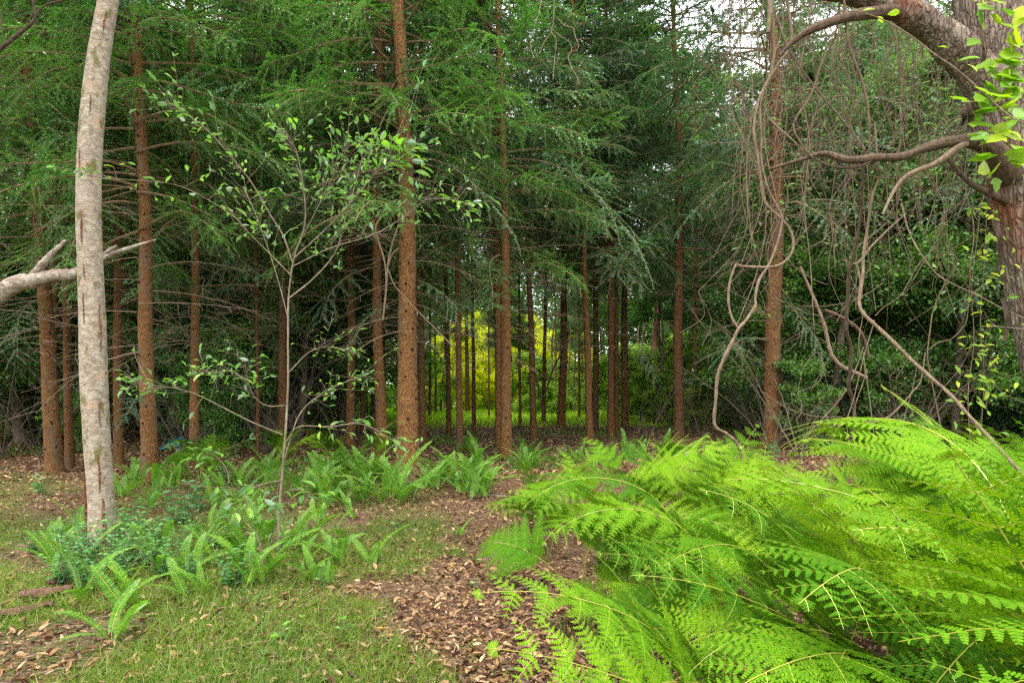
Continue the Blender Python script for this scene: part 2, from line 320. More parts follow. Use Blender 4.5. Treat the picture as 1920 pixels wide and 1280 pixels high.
# ------------------------------------------------------------------ plantation pines
def pine_branch(r, Lb, droop, dens=1.0):
    """axis, twigs and leaf frames of one live branch growing along +x"""
    k = 12; t = np.linspace(0, 1, k)
    ax = np.stack([Lb * t, 0.06 * Lb * np.sin(t * 5 + r.uniform(0, 6)) * t, Lb * (0.10 * np.sin(pi * t * 0.7) - droop * t ** 2.0)], -1)
    nb = int(Lb * .72 / 0.056 * dens)
    s = np.clip(np.linspace(0.30, 0.99, nb)  + r.normal(0, 0.01, nb), 0.1, 1)
    p0 = np.stack([np.interp(s, t, ax[:, j]) for j in range(3)], -1)
    tg = norm(np.stack([np.interp(s, t, np.gradient(ax[:, j])) for j in range(3)], -1))
    side = np.where(np.arange(nb) % 2 == 0, 1, -1)[:, None]
    sv = norm(np.cross(tg, np.array([0, 0, 1.0]))) * side
    bl = (0.18 + 0.50 * np.sin(pi * (0.12 + 0.80 * s)) ** 0.8) * r.uniform(0.6, 1.25, nb) * min(1, Lb / 2.4)
    d0 = norm(0.65 * tg + 0.75 * sv + r.normal(0, 0.32, (nb, 3)))
    gr = r.uniform(0.0, 0.5, nb)
    u = np.linspace(0, 1, 5)
    tw = p0[:, None] + d0[:, None] * (u[None, :, None] * bl[:, None, None]); tw[..., 2] -= gr[:, None] * bl[:, None] * u ** 2
    # leaves in two ranks
    nl = 34
    uu = (np.arange(nl) + 0.5) / nl; sd = np.where(np.arange(nl) % 2 == 0, 1, -1)
    lp = p0[:, None] + d0[:, None] * (uu[None, :, None] * bl[:, None, None]); lp[..., 2] -= gr[:, None] * bl[:, None] * uu ** 2
    lt = d0[:, None] * np.ones((1, nl, 1)); lt[..., 2] -= 2 * gr[:, None] * uu; lt = norm(lt)
    pv = norm(np.cross(lt, np.array([0.0, 0.0, 1.0]))) * sd[None, :, None]
    ld = norm(0.55 * lt + 0.85 * pv + r.normal(0, 0.25, lp.shape))
    up = norm(np.array([0, 0, 1.0]) + r.normal(0, 0.35, lp.shape))
    ll = r.uniform(0.040, 0.072, lp.shape[:2]) * (1 - 0.35 * uu)
    return ax, tw, lp.reshape(-1, 3), ld.reshape(-1, 3), up.reshape(-1, 3), ll.ravel()

def rotz(v, a):
    c, s = cos(a), sin(a); R = np.array([[c, -s, 0], [s, c, 0], [0, 0, 1]]); return v @ R.T

def pine_crown(seed, zb=6.3, H=15.0, spread=2.7, leaf='pine_leaf'):
    r = np.random.default_rng(seed); g = Geo()
    lib = [pine_branch(r, L, dr) for L, dr in ((2.9, .30), (2.6, .38), (2.3, .22), (1.8, .2), (1.3, .1), (0.9, .05))]
    z = zb
    while z < H - 0.3:
        f = (z - zb) / (H - zb)
        want = spread * (1 - f) ** 0.5
        for a in np.arange(6) * 2 * pi / 6 + r.uniform(0, 6):
            a += r.normal(0, 0.2)
            if r.random() < 0.22 - .15 * min(1, f * 1.6) + (0.25 if f < 0.12 else 0) + .3 * (sin(z * 1.9 + a + seed) > .75): continue
            c = min(range(len(lib)), key=lambda i: abs(lib[i][0][-1, 0] - want * r.uniform(0.8, 1.15)))
            ax, tw, lp, ld, up, ll = lib[c]
            tilt = -0.12 + 0.5 * f + r.normal(0, 0.2); roll = r.normal(0, 0.5); ct, st = cos(tilt), sin(tilt)
            R1 = np.array([[ct, 0, -st], [0, 1, 0], [st, 0, ct]]); cr, sr = cos(roll), sin(roll)
            R = R1 @ np.array([[1, 0, 0], [0, cr, -sr], [0, sr, cr]])
            ca, sa = cos(a), sin(a); R = np.array([[ca, -sa, 0], [sa, ca, 0], [0, 0, 1]]) @ R
            off = np.array([0, 0, z + r.normal(0, 0.06)]); T = lambda v: v @ R.T + off
            A = T(ax); tubes(g, A[None], np.linspace(0.024, 0.006, len(A))[None], 4, 1)
            B = T(tw.reshape(-1, 3)).reshape(tw.shape); tubes(g, B[:, ::2], np.full((len(B), 3), 0.0028) * np.array([1.3, 1, .6]), 3, 1)
            inst(g, DIA_V, DIA_F, frames(ld @ R.T, up @ R.T, ll, ll * 0.46), T(lp), 0)
        z += 0.36 + 0.12 * f
    return g.mesh('crown', [MT[leaf], MT['twig']])

def pine_trunk(seed, H=15.5, r0=0.2):
    r = np.random.default_rng(seed); g = Geo()
    z = np.concatenate([np.arange(-0.1, 9.0, 0.05), np.arange(9.0, H, 0.3)]); n = 22
    rad = r0 * (0.10 + 0.90 * (1 - np.clip(z, 0, H) / H) ** 1.0) * (1 + 0.28 * np.exp(-np.clip(z, 0, 9) / 0.22))
    C = np.stack([0.07 * np.sin(z * 0.5 + r.uniform(0, 6)) + .02 * np.sin(z * 1.7), 0.07 * np.cos(z * 0.45 + r.uniform(0, 6)), z], -1); C[:, :2] -= C[2, :2]
    wz, kn = [], []
    zz = 0.45
    while zz < H - 1: wz.append(zz); zz += r.uniform(0.34, 0.5)
    for w in wz: rad = rad * (1 + 0.07 * np.exp(-((z - w) / 0.05) ** 2))
    tubes(g, C[None], rad[None], n, 0, ref=(1, 0, 0), noise=0.028, r=r)
    for w in wz:
        for a in np.arange(5) * 2 * pi / 5 + r.uniform(0, 6):
            if r.random() < 0.25: continue
            a += r.normal(0, .15); i = np.searchsorted(z, w); rr = rad[min(i, len(rad) - 1)]
            d = np.array([cos(a), sin(a), 0.25]); c = C[min(i, len(C) - 1)] + np.array([0, 0, r.normal(0, .02)])
            k = r.uniform(0.018, 0.03)
            tubes(g, np.array([c + d * (rr - 0.02), c + d * (rr + 0.008), c + d * (rr + r.uniform(0.015, 0.05))])[None], np.array([[k * 1.25, k, k * 0.35]]), 6, 1, ref=(0.1, 0.2, 1), noise=0.1, r=r)
    return g.mesh('trunk', [MT['pine_bark'], MT['knot']], True)

def dead_branch_mesh(seed):
    r = np.random.default_rng(seed); g = Geo(); L = r.uniform(1.2, 2.5); t = np.linspace(0, 1, 9)
    ax = np.stack([L * t, 0.05 * L * np.sin(t * 4 + r.uniform(0, 6)), L * (r.uniform(-.05, .22) * t - r.uniform(0.1, .35) * t ** 2)], -1)
    tubes(g, ax[None], np.linspace(0.011, 0.003, 9)[None], 4)
    m = r.integers(5, 12)
    for s in r.uniform(0.25, 1, m):
        p = np.array([np.interp(s, t, ax[:, j]) for j in range(3)]); q = r.uniform(0.2, 0.8)
        d = norm(np.array([0.6, r.choice([-1, 1]) * r.uniform(.4, 1), r.normal(-0.1, .2)]))
        u = np.linspace(0, 1, 5)[:, None]; c = p + d * u * q + np.array([0, 0, -0.15 * q]) * u ** 2 + r.normal(0, .01, (5, 3))
        tubes(g, c[None], np.linspace(0.005, 0.0018, 5)[None], 3)
    return g.mesh('dead_branch', MT['dead_twig'])

CROWNS = [pine_crown(s, zb, 15.5, sp) for s, zb, sp in ((1, 5.0, 2.7), (2, 4.4, 3.0), (3, 5.6, 2.6), (4, 4.8, 2.9))]
CROWNS_B = [pine_crown(s, zb, 15.5, sp, 'pine_leaf_bright') for s, zb, sp in ((5, 5.0, 2.8), (6, 4.5, 3.0))]
TRUNKS = [pine_trunk(s) for s in (21, 22, 23)]
DEADS = [dead_branch_mesh(s) for s in range(40, 50)]

def live_branch_mesh(seed, L, droop, dens=1.0):
    r = np.random.default_rng(seed); g = Geo()
    ax, tw, lp, ld, up, ll = pine_branch(r, L, droop, dens)
    tubes(g, ax[None], np.linspace(0.014, 0.004, len(ax))[None], 5, 1)
    tubes(g, tw, np.full(tw.shape[:2], 0.0026), 3, 1)
    inst(g, DIA_V, DIA_F, frames(ld, up, ll, ll * 0.42), lp, 0)
    return g.mesh('live_branch', [MT['pine_leaf'], MT['twig']])
LIVES = [live_branch_mesh(60 + i, L, d) for i, (L, d) in enumerate(((2.0, .3), (2.4, .45), (1.5, .2)))]

# (px at base, base row, width px, lean px per 400 rows going up, label)
PINES = [
 (103, 888, 36, -30, 'thick orange brown pine at the far left behind the bleached dead limb'),
 (131, 880, 19, -6, 'thin dark pine tucked just right of the far left thick pine'),
 (222, 876, 21, -8, 'slim pine standing directly right of the pale grey trunk'),
 (281, 908, 34, -18, 'orange brown pine with dark knots two trunks right of the pale grey trunk'),
 (363, 878, 20, -2, 'slim pine with a teal tarpaulin lying at its left foot'),
 (484, 868, 8, -3, 'very thin pine sapling trunk left of the leafy sapling'),
 (529, 850, 17, -4, 'slim pine right behind the leafy sapling stem'),
 (573, 770, 8, 0, 'thin distant pine to the right of the leafy sapling'),
 (657, 838, 17, 2, 'dark pine left of the pair of big central pines'),
 (680, 815, 9, 2, 'thin pine between the dark pine and the big central pine pair'),
 (716, 862, 22, -2, 'dark pine half hidden just left of the big central pine'),
 (765, 880, 42, -13, 'biggest orange brown pine near the middle, ferns around its foot'),
 (793, 836, 14, -1, 'slim pine first to the right of the biggest pine'),
 (806, 787, 6, -2, 'very thin pine second to the right of the biggest pine'),
 (817, 781, 5, 0, 'thinnest pine stem left of the yellow clearing'),
 (842, 812, 10, -3, 'thin straight pine at the left edge of the yellow clearing'),
 (863, 848, 13, -4, 'slim knotted pine in front of the left edge of the yellow clearing'),
 (877, 778, 9, 2, 'dark distant pine inside the left half of the yellow clearing'),
 (889, 805, 8, -3, 'thin pine in the middle of the left half of the yellow clearing'),
 (917, 789, 4, 0, 'very thin stem just left of the close pair of pines in the clearing'),
 (936, 838, 14, -9, 'thinner left pine of the close pair in front of the yellow clearing'),
 (949, 856, 23, -8, 'thicker right pine of the close pair in front of the yellow clearing'),
 (975, 804, 6, -2, 'thin pine just right of the close pair'),
 (1001, 820, 13, -11, 'slim pine leaning slightly left, second right of the close pair'),
 (1019, 797, 8, 1, 'thin grey brown pine with a forked stem beside it'),
 (1041, 777, 5, -2, 'thin distant pine left of the right leaning pine'),
 (1052, 803, 16, 9, 'knotted pine leaning right at the right side of the clearing'),
 (1086, 787, 6, 2, 'thin pine between the right leaning and left leaning pines'),
 (1107, 826, 14, -16, 'slim pine leaning left in the middle right of the stand'),
 (1146, 818, 13, -5, 'left pine of three standing close together right of centre'),
 (1156, 815, 10, -5, 'middle dark pine of three standing close together right of centre'),
 (1172, 804, 14, 4, 'right pine of three standing close together right of centre'),
 (1273, 822, 21, -6, 'clean orange brown pine rising behind the fern tips right of centre'),
 (1305, 775, 9, -2, 'thin pine just right of the clean orange pine'),
 (1328, 786, 8, 2, 'thin dark pine behind the looping liana'),
 (1357, 780, 7, -2, 'thin pine stem just left of the thick right hand pine'),
 (1447, 842, 37, -5, 'thick orange brown pine behind the looping liana on the right'),
]
LASTP = [None]
def pine(px, by, w, lean, label, i, r):
    Y = CH * F / (by - HOR); x = (px - 960) / F * Y
    th = w * Y / F; small = th < 0.2
    root = empty('pine_tree', (x, Y, float(gz(x, Y))), r.uniform(0, 6.28))
    LASTP[0] = root; tag(root, label, 'pine tree', 'pines of the plantation stand')
    a = math.atan(lean / 400.0)
    root.rotation_mode = 'QUATERNION'
    from mathutils import Quaternion
    root.rotation_quaternion = Quaternion((0, 1, 0), a) @ Quaternion((0, 0, 1), r.uniform(0, 6.28))
    s = r.uniform(0.92, 1.12) * (0.8 if small else 1.0) * (1.0 if Y < 16 else 1.25)
    lift0 = {949: 1.3, 1273: 1.5, 1447: .8, 765: .7, 281: .6}.get(px, 0)
    lift = lift0 or (2.4 if small else 0.8) if (780 < px < 1260 and Y > 18) else 0.0
    tr = obj('trunk', TRUNKS[i % 3], root); k = th / 2 / 0.2 * 0.97 * math.cos(math.atan((px - 960) / F)); tr.scale = (k, k, s)
    cm = CROWNS[i % 4]
    if (px < 860 and i % 5 != 0) or (px >= 860 and i % 6 == 3): cm = CROWNS_B[i % 2]
    cr = obj('crown', cm, root); cs = s * (0.6 if th < 0.14 else (0.85 if small else 1)); cr.scale = (cs, cs, s); cr.rotation_euler = (0, 0, r.uniform(0, 6.28)); cr.location = (0, 0, lift)
    nd = 26 if Y < 22 else 14
    for j in range(nd):
        z = 2.3 * s + (3.4 * s) * (j + r.random()) / nd
        d = obj('dead_branch', DEADS[r.integers(10)], root); q = (0.6 if small else 1) * r.uniform(0.6, 1.15)
        d.location = (0, 0, z); d.rotation_euler = (0, r.normal(0.02, 0.15), r.uniform(0, 6.28)); d.scale = (q, q, q)
    return root
rp_ = np.random.default_rng(5)
PR = {}
for i, a in enumerate(PINES):
    PR[a[0]] = pine(*a, i, rp_)
# more of the plantation beside and behind the ones singled out above (mostly hidden by them)
extra = [(-14.5, 12, 'left of the frame'), (-17, 19, 'far left'), (-9.5, 27, 'left'), (-6.2, 30, 'left of the clearing'), (-11, 33, 'left'), (-16, 30, 'far left'), (-20, 25, 'far left'),
         (12.5, 28, 'right'), (9, 31, 'right'), (16, 24, 'far right'), (16.5, 32, 'far right'), (6, 33, 'right of the clearing'), (13, 15, 'right of the frame'),
         (-3.4, 22, 'middle'), (3.2, 24, 'middle'), (-8, 20, 'left'), (-12.5, 17, 'far left')]
names = ['slim', 'knotted', 'dark', 'orange brown', 'tall', 'straight', 'rough barked', 'shaded', 'thin', 'sturdy']
for i, (x, y, where) in enumerate(extra):
    by = HOR + CH * F / y; px = 960 + x * F / y
    pine(px, by, 0.26 * F / y, rp_.normal(0, 3), f'x', i + 1, rp_)
    count_later(SC.collection.objects[-1] if False else LASTP[0], 'pine', 'the shaded rows behind' if y > 15 else 'the near rows beside the view', f'{names[i % 10]} pine')
# low live sprays that hang across the big pine and towards the middle
def spray(a, b, seed, label, L=None, root=None):
    a = np.array(a, float); b = np.array(b, float); d = b - a; Ld = float(np.linalg.norm(d))
    m = LIVES[seed % 3]; L0 = (2.0, 2.4, 1.5)[seed % 3]
    o = obj('live_branch', m); o.location = a; s = Ld / L0; o.scale = (s, s, s)
    o.rotation_euler = (0, -math.atan2(d[2] + 0.25 * Ld, math.hypot(d[0], d[1])), math.atan2(d[1], d[0]))
    if root is not None:
        bpy.context.view_layer.update(); mw = root.matrix_world.inverted() @ o.matrix_basis
        o.parent = root; o.matrix_basis = mw
    return o
bpy.context.view_layer.update()
for k, (key, a, b, s) in enumerate([
    (765, (752, 520, 13.4), (880, 618, 12.6), 0), (765, (770, 560, 13.4), (645, 640, 12.4), 1), (716, (716, 500, 14.8), (600, 600, 13.0), 0),
    (765, (745, 300, 13.4), (960, 400, 12.0), 1), (949, (945, 300, 15.5), (1210, 440, 13.5), 1), (949, (948, 560, 15.5), (850, 600, 14), 2),
    (363, (363, 470, 14), (470, 520, 12.5), 0), (363, (363, 600, 14), (440, 640, 12.5), 1), (281, (281, 740, 11), (230, 800, 10), 2), (363, (363, 560, 14), (300, 540, 12), 0),
    (1107, (1095, 480, 20), (1190, 540, 17), 0), (1273, (1270, 500, 21), (1150, 480, 17), 1), (1447, (1445, 640, 17.5), (1350, 690, 16), 2), (1447, (1445, 560, 17.5), (1540, 640, 15.5), 1),
    (1447, (1445, 770, 17.5), (1540, 790, 15.5), 2), (103, (85, 560, 12.5), (20, 640, 11), 1), (103, (75, 420, 12.5), (190, 500, 12), 0), (1172, (1172, 620, 22), (1225, 690, 20), 1)]):
    Y = a[2]; spray(P(*a), P(*b), s, '', root=PR[key])

# ------------------------------------------------------------------ broadleaf trees, shrubs and saplings
def broad_tree(seed, H, R, zlow, nleaf, ls, leaf, bark, r0, nlimb=26, name='tree', leafs=0.6):
    """returns trunk mesh, crown mesh"""
    r = np.random.default_rng(seed); g = Geo(); c = Geo()
    t = np.linspace(0, 1, 14)
    tr = np.stack([0.03 * H * np.sin(t * 3 + r.uniform(0, 6)), 0.03 * H * np.cos(t * 2.6 + r.uniform(0, 6)), H * t * 0.96 - 0.1], -1); tr[:, :2] -= tr[0, :2]
    tubes(g, tr[None], (r0 * (1 - 0.85 * t))[None], 10, noise=0.05, r=r)
    anchors = []
    for i in range(nlimb):
        s = zlow + (0.97 - zlow) * (i + r.random()) / nlimb; p = np.array([np.interp(s, t, tr[:, j]) for j in range(3)])
        a = i * 2.4 + r.normal(0, .3); L = R * (1.05 - 0.55 * (s - zlow) / (1 - zlow)) * r.uniform(0.55, 1.1)
        el = r.uniform(0.1, 0.7); d = np.array([cos(a) * cos(el), sin(a) * cos(el), sin(el)])
        u = np.linspace(0, 1, 7)[:, None]; L_ = p + d * u * L + np.array([0, 0, -0.18 * L]) * u ** 2 + r.normal(0, 0.02 * L, (7, 3)) * u
        tubes(g, L_[None], np.linspace(r0 * 0.28, r0 * 0.05, 7)[None], 5)
        for j in range(7):
            s2 = r.uniform(0.3, 1); q = np.array([np.interp(s2, u[:, 0], L_[:, m]) for m in range(3)])
            d2 = norm(d * 0.6 + r.normal(0, 0.6, 3)); l2 = L * r.uniform(0.2, 0.45)
            sb = q + d2 * u * l2 + np.array([0, 0, -0.1 * l2]) * u ** 2
            tubes(g, sb[None, ::2], np.linspace(r0 * 0.06, r0 * 0.02, 4)[None], 3)
            for w in np.linspace(0.35, 1, 5): anchors.append(q + d2 * w * l2)
    A = np.array(anchors); k = r.integers(0, len(A), nleaf)
    pos = A[k] + r.normal(0, 1, (nleaf, 3)) * np.array([1, 1, 0.45]) * R * 0.085
    d = norm(r.normal(0, 1, (nleaf, 3)) + np.array([0, 0, -0.4])); up = norm(np.array([0, 0, 1.2]) + r.normal(0, 0.6, (nleaf, 3)))
    l = ls * r.uniform(0.6, 1.3, nleaf)
    inst(c, DIA_V, DIA_F, frames(d, up, l, l * leafs), pos)
    return g.mesh('trunk', bark, True), c.mesh('crown', leaf)

def proto(name, meshes, loc, label, cat, group, parts=('trunk', 'crown')):
    root = empty(name, loc); tag(root, label, cat, group)
    for p, m in zip(parts, meshes): obj(p, m, root)
    return root

BT = [broad_tree(101, 15, 4.4, .12, 60000, .15, MT['broad_leaf'], MT['grey_bark'], .17),
      broad_tree(102, 13, 3.9, .06, 60000, .13, MT['dark_leaf'], MT['dark_bark'], .15),
      broad_tree(103, 17, 4.2, .2, 52000, .15, MT['broad_leaf'], MT['dark_bark'], .2)]
ST = [broad_tree(111, 3.4, 1.3, .12, 9000, .085, MT['dark_leaf'], MT['dark_bark'], .035, 14),
      broad_tree(112, 2.6, 1.2, .1, 8000, .08, MT['broad_leaf'], MT['grey_bark'], .03, 14),
      broad_tree(113, 4.6, 1.4, .2, 10000, .09, MT['dark_leaf'], MT['grey_bark'], .04, 18)]
LT = broad_tree(114, 3.6, 1.9, .05, 12000, .12, MT['lit_lime_leaf'], MT['grey_bark'], .05, 16)
YT = broad_tree(115, 6.4, 2.9, .04, 26000, .15, MT['sunglow_leaf'], MT['grey_bark'], .07, 24)

def scatter(name, protos, spots, cat, group, labels):
    first = {}
    for i, (x, y, s, k) in enumerate(spots):
        z = float(gz(x, y)); rz = (i * 2.39) % 6.28
        lab = labels(i, x, y, s, k)
        if k not in first:
            first[k] = o = proto(name, protos[k], (x, y, z), lab[0], cat, group); o.rotation_euler[2] = rz; o.scale = (s, s, s)
        else: o = copy_tree(first[k], (x, y, z), rz, s, label=lab[0], group=group)
        count_later(o, name, lab[1], lab[0])
def side(x, y):
    px = 960 + x * F / y
    return ('beyond the left edge' if px < 0 else 'at the far left' if px < 250 else 'left of the leafy sapling' if px < 520 else 'left of the big middle pine' if px < 740 else
            'behind the middle pines' if px < 1060 else 'right of the clearing' if px < 1270 else 'between the right hand pines' if px < 1430 else 'behind the hanging lianas' if px < 1700 else 'beside the shaggy trunk' if px < 1920 else 'beyond the right edge')
r = np.random.default_rng(77)
sp = []
for y0, n, ex in ((31, 11, 30), (38, 13, 36), (46, 13, 44), (58, 15, 55)):
    for i in range(n):
        x = -ex + 2 * ex * (i + r.uniform(0.2, 0.8)) / n; y = y0 + r.uniform(-2.5, 2.5)
        px = 960 + x * F / y
        if 600 < px < 1460 and y < 62: continue
        sp.append((x, y, r.uniform(1.15, 1.55), int(r.integers(3))))
sp += [(15.5, 17, .8, 1), (-15.5, 15.5, .75, 1), (13.2, 12.2, .7, 0), (-19, 19, .9, 0), (19, 21, 1.0, 2)]
for px_, y_, s_, k_ in ((1500, 36, 1.55, 0), (1570, 42, 1.75, 2), (1440, 58, 2.2, 1), (1340, 63, 2.3, 0), (1640, 34, 1.45, 0), (1250, 66, 2.3, 2), (1730, 33, 1.4, 2), (40, 19, .85, 0), (190, 23, .95, 2), (330, 20, .8, 0), (455, 24, .95, 0), (560, 21, .8, 0), (640, 26, .95, 2), (1555, 19, .8, 0), (1660, 22, .9, 0), (1790, 18, .8, 0), (1905, 21, .9, 2), (1480, 27, 1.0, 1), (700, 36, 1.1, 0)):
    sp.append(((px_ - 960) / F * y_, y_, s_, k_))
CN = ['mid green broadleaf tree', 'dark green broadleaf tree', 'high crowned broadleaf tree']
scatter('broadleaf_tree', BT, sp, 'tree', 'broadleaf trees behind the plantation', lambda i, x, y, s, k: (CN[k], 'the mixed row' if y < 30 else 'the first back row' if y < 36 else 'the second back row' if y < 43 else 'the third back row' if y < 52 else 'the farthest row'))
# understorey
sp = []
r = np.random.default_rng(78)
for i in range(190):
    y = 15 + 19 * r.random() ** 0.8; px = r.uniform(-250, 2170); x = (px - 960) / F * y
    if 640 < px < 1430 and not (px > 1290 and y < 20): continue
    if (y < 22 and 560 < px < 1420): continue
    sp.append((x, y, r.uniform(0.7, 1.15), int(r.integers(3))))
SN = ['low dark leaved shrub', 'loose mid green shrub', 'tall dark leaved understorey shrub']
scatter('understorey_shrub', ST, sp, 'shrub', 'understorey shrubs between the trunks', lambda i, x, y, s, k: (SN[k], 'the nearest shrub row' if y < 19 else 'the second shrub row' if y < 23 else 'the third shrub row' if y < 27 else 'the deepest shrub row'))
# bright edge of the clearing, its lit look put into the lime leaf colour
sp = []
r = np.random.default_rng(79)
for i in range(30):
    y = r.uniform(40, 60); px = r.uniform(990, 1290) if i % 3 else r.uniform(560, 820); x = (px - 960) / F * y
    sp.append((x, y, r.uniform(0.6, 1.3), 0))
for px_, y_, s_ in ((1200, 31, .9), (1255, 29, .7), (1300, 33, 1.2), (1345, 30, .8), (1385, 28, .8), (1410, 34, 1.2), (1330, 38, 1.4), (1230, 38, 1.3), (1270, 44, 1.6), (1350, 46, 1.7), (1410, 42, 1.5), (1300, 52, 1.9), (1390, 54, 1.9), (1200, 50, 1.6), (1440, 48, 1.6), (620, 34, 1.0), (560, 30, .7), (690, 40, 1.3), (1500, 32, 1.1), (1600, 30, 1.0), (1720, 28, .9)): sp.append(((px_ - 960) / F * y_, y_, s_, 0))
scatter('lime_shrub', [LT], sp, 'shrub', 'sunlight-coloured lime green shrubs in the clearing', lambda i, x, y, s, k: ('sunlit lime green shrub', 'the row before the clearing' if y < 36 else 'the near side of the clearing' if y < 50 else 'the far side of the clearing'))
sp = [(-5.0, 52, 1.1, 0), (-2.2, 56, 1.2, 0), (0.8, 54, 1.0, 0), (-7.6, 58, 1.0, 0), (3.3, 60, 1.25, 0), (-3.6, 61, 1.5, 0), (6.5, 63, 1.3, 0), (0.2, 64, 1.6, 0)]  # stand in for the sunlit glow by their leaf colour, nothing emits
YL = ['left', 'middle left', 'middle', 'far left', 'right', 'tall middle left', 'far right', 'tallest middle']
scatter('yellow_shrub', [YT], sp, 'shrub', 'sunlight-coloured yellow green shrubs beyond the clearing', lambda i, x, y, s, k: ('glowing yellow green shrub', 'the glow behind the pine trunks'))
# closing wall of far woodland
def woods():
    r = np.random.default_rng(90); g = Geo(); n = 420000
    a = r.uniform(-1.15, 1.15, n); d = r.uniform(70, 84, n); x = np.sin(a) * d; y = np.cos(a) * d
    top = 22 + 4 * np.sin(a * 23) + 3 * np.sin(a * 51 + 1) + 2 * np.sin(a * 90)
    z = r.uniform(0, 1, n) ** 0.9 * top
    pos = np.stack([x, y, z], -1) + r.normal(0, .4, (n, 3))
    l = r.uniform(.25, .6, n)
    inst(g, DIA_V, DIA_F, frames(norm(r.normal(0, 1, (n, 3))), norm(r.normal(0, .7, (n, 3)) + np.array([0, -.4, 1])), l, l * .6), pos)
    tag(obj('distant_woods', g.mesh('distant_woods', MT['broad_leaf'])), 'mass of green woodland closing the view behind all the trees', 'woods', kind='stuff')
woods()

# ------------------------------------------------------------------ grass and litter
def scatter_stuff():
    r = np.random.default_rng(91)
    # short grass, thick on the left and thin along the littered path
    n = 330000; Y = 2.6 + 9.5 * r.random(n) ** 1.5; px = r.uniform(-520, 1250, n); x = (px - 960) / F * Y
    patch = np.sin(x * 2.1 + Y * 1.3) + np.sin(x * 0.9 - Y * 1.9 + 2) + 0.8 * np.sin(x * 5.3 + 1) * np.sin(Y * 4.7)
    edge = -0.02 - 0.10 * (Y - 3.4) + 0.25 * np.sin(Y * 2.3)
    keep = (patch + np.clip((edge - x) * 2.2, -4, 1.6) + r.normal(0, .35, n) + .9 * np.sin(x * 3.3 + 2 * np.sin(Y * 2.2))) > 0.55
    keep &= (Y < 7.5) | (r.random(n) < 0.35)
    pc_ = -.08 - .085 * (Y - 4) + .12 * np.sin(Y * 1.3); keep &= (np.abs(x - pc_) > .30 + .02 * Y + .22 * np.sin(x * 7 + Y * 3) * np.sin(Y * 5.1)) | (r.random(n) < .07)
    x, Y = x[keep], Y[keep]; n = len(x); g = Geo()
    d = norm(np.stack([r.normal(0, .7, n), r.normal(0, .7, n), r.uniform(.35, 1.1, n)], -1)); l = 0.03 + 0.14 * r.random(n) ** 2.2
    tv = np.array([[-.5, 0, 0], [.5, 0, 0], [.35, .55, .05], [-.35, .55, .05], [0, 1, .25]]); 
    M = frames(d, norm(r.normal(0, 1, (n, 3))), l, 0.0045)
    pos = np.stack([x, Y, gz(x, Y)], -1)
    v = np.einsum('nij,kj->nki', M, tv) + pos[:, None]
    b = np.arange(n)[:, None] * 5
    g.add(v.reshape(-1, 3), b + np.array([[0, 1, 2, 3]])); g.f.append((b + np.array([[3, 2, 4]]), 0))
    tag(obj('grass', g.mesh('grass', MT['grass'])), 'short thin green grass at the left of the littered path', 'grass', kind='stuff')
    # litter
    for nm, n, mat, mn, mxs, lab in (('leaf_litter', 180000, 'litter', .015, .085, 'dry tan and brown fallen leaves covering the path'), ('fallen_yellow_leaves', 600, 'yellow_fallen', .035, .065, 'yellow and orange fallen leaves dotted over the litter')):
        Y = 2.6 + 15 * r.random(n) ** 1.9; px = r.uniform(-520, 2000, n); x = (px - 960) / F * Y
        cen = -.08 - .085 * (Y - 4); w = .75 + 0.09 * Y
        keep = (r.random(n) < np.clip(1.25 - np.abs(x - cen) / w, 0.5, 1)) | (Y > 8)
        x, Y = x[keep], Y[keep]; n = len(x); g = Geo()
        a = r.uniform(0, 6.28, n); d = norm(np.stack([np.cos(a), np.sin(a), r.normal(0, .32, n)], -1)); up = norm(np.array([0, 0, 1.0]) + r.normal(0, .55, (n, 3)))
        l = mn + (mxs - mn) * r.random(n) ** 2.8; wd = l * r.uniform(.14, .5, n)
        tv = LEAF_V * np.array([1, 1, 1.0]); tv = tv.copy(); tv[:, 2] = np.abs(tv[:, 0]) * .5 + 0.6 * (tv[:, 1] - .5) ** 2
        inst(g, tv, LEAF_F, frames(d, up, l, wd), np.stack([x, Y, gz(x, Y) + r.uniform(0.003, 0.022, n)], -1))
        tag(obj(nm, g.mesh(nm, MT[mat])), lab, 'leaves', kind='stuff')
    n = 45000; Y = r.uniform(11, 34, n); px = r.uniform(-150, 1750, n); x = (px - 960) / F * Y; g = Geo()
    a = r.uniform(0, 6.28, n); l = r.uniform(.05, .15, n); d = norm(np.stack([np.cos(a), np.sin(a), r.normal(0, .3, n)], -1)); up = norm(np.array([0, 0, 1.0]) + r.normal(0, .5, (n, 3)))
    inst(g, DIA_V, DIA_F, frames(d, up, l, l * .45), np.stack([x, Y, gz(x, Y) + r.uniform(0.01, 0.05, n)], -1))
    tag(obj('forest_litter', g.mesh('forest_litter', MT['litter'])), 'dull brown fallen leaves under the pines farther back', 'leaves', kind='stuff')
    n = 30000; Y = r.uniform(9, 34, n); px = r.uniform(-150, 1750, n); x = (px - 960) / F * Y
    keep = (np.sin(x * .9 + Y * .5) + np.sin(x * .4 - Y * .8 + 1) + np.sin(x * 2.3) * .6 + r.normal(0, .3, n)) > .9; x, Y = x[keep], Y[keep]; n = len(x); g = Geo()
    d = norm(np.stack([r.normal(0, .7, n), r.normal(0, .7, n), np.full(n, .8)], -1)); l = r.uniform(.06, .2, n)
    inst(g, DIA_V, DIA_F, frames(d, norm(r.normal(0, 1, (n, 3))), l, .035), np.stack([x, Y, gz(x, Y)], -1))
    tag(obj('ground_cover', g.mesh('ground_cover', MT['sword'])), 'patches of low green plants between the pine trunks', 'ground cover', kind='stuff')
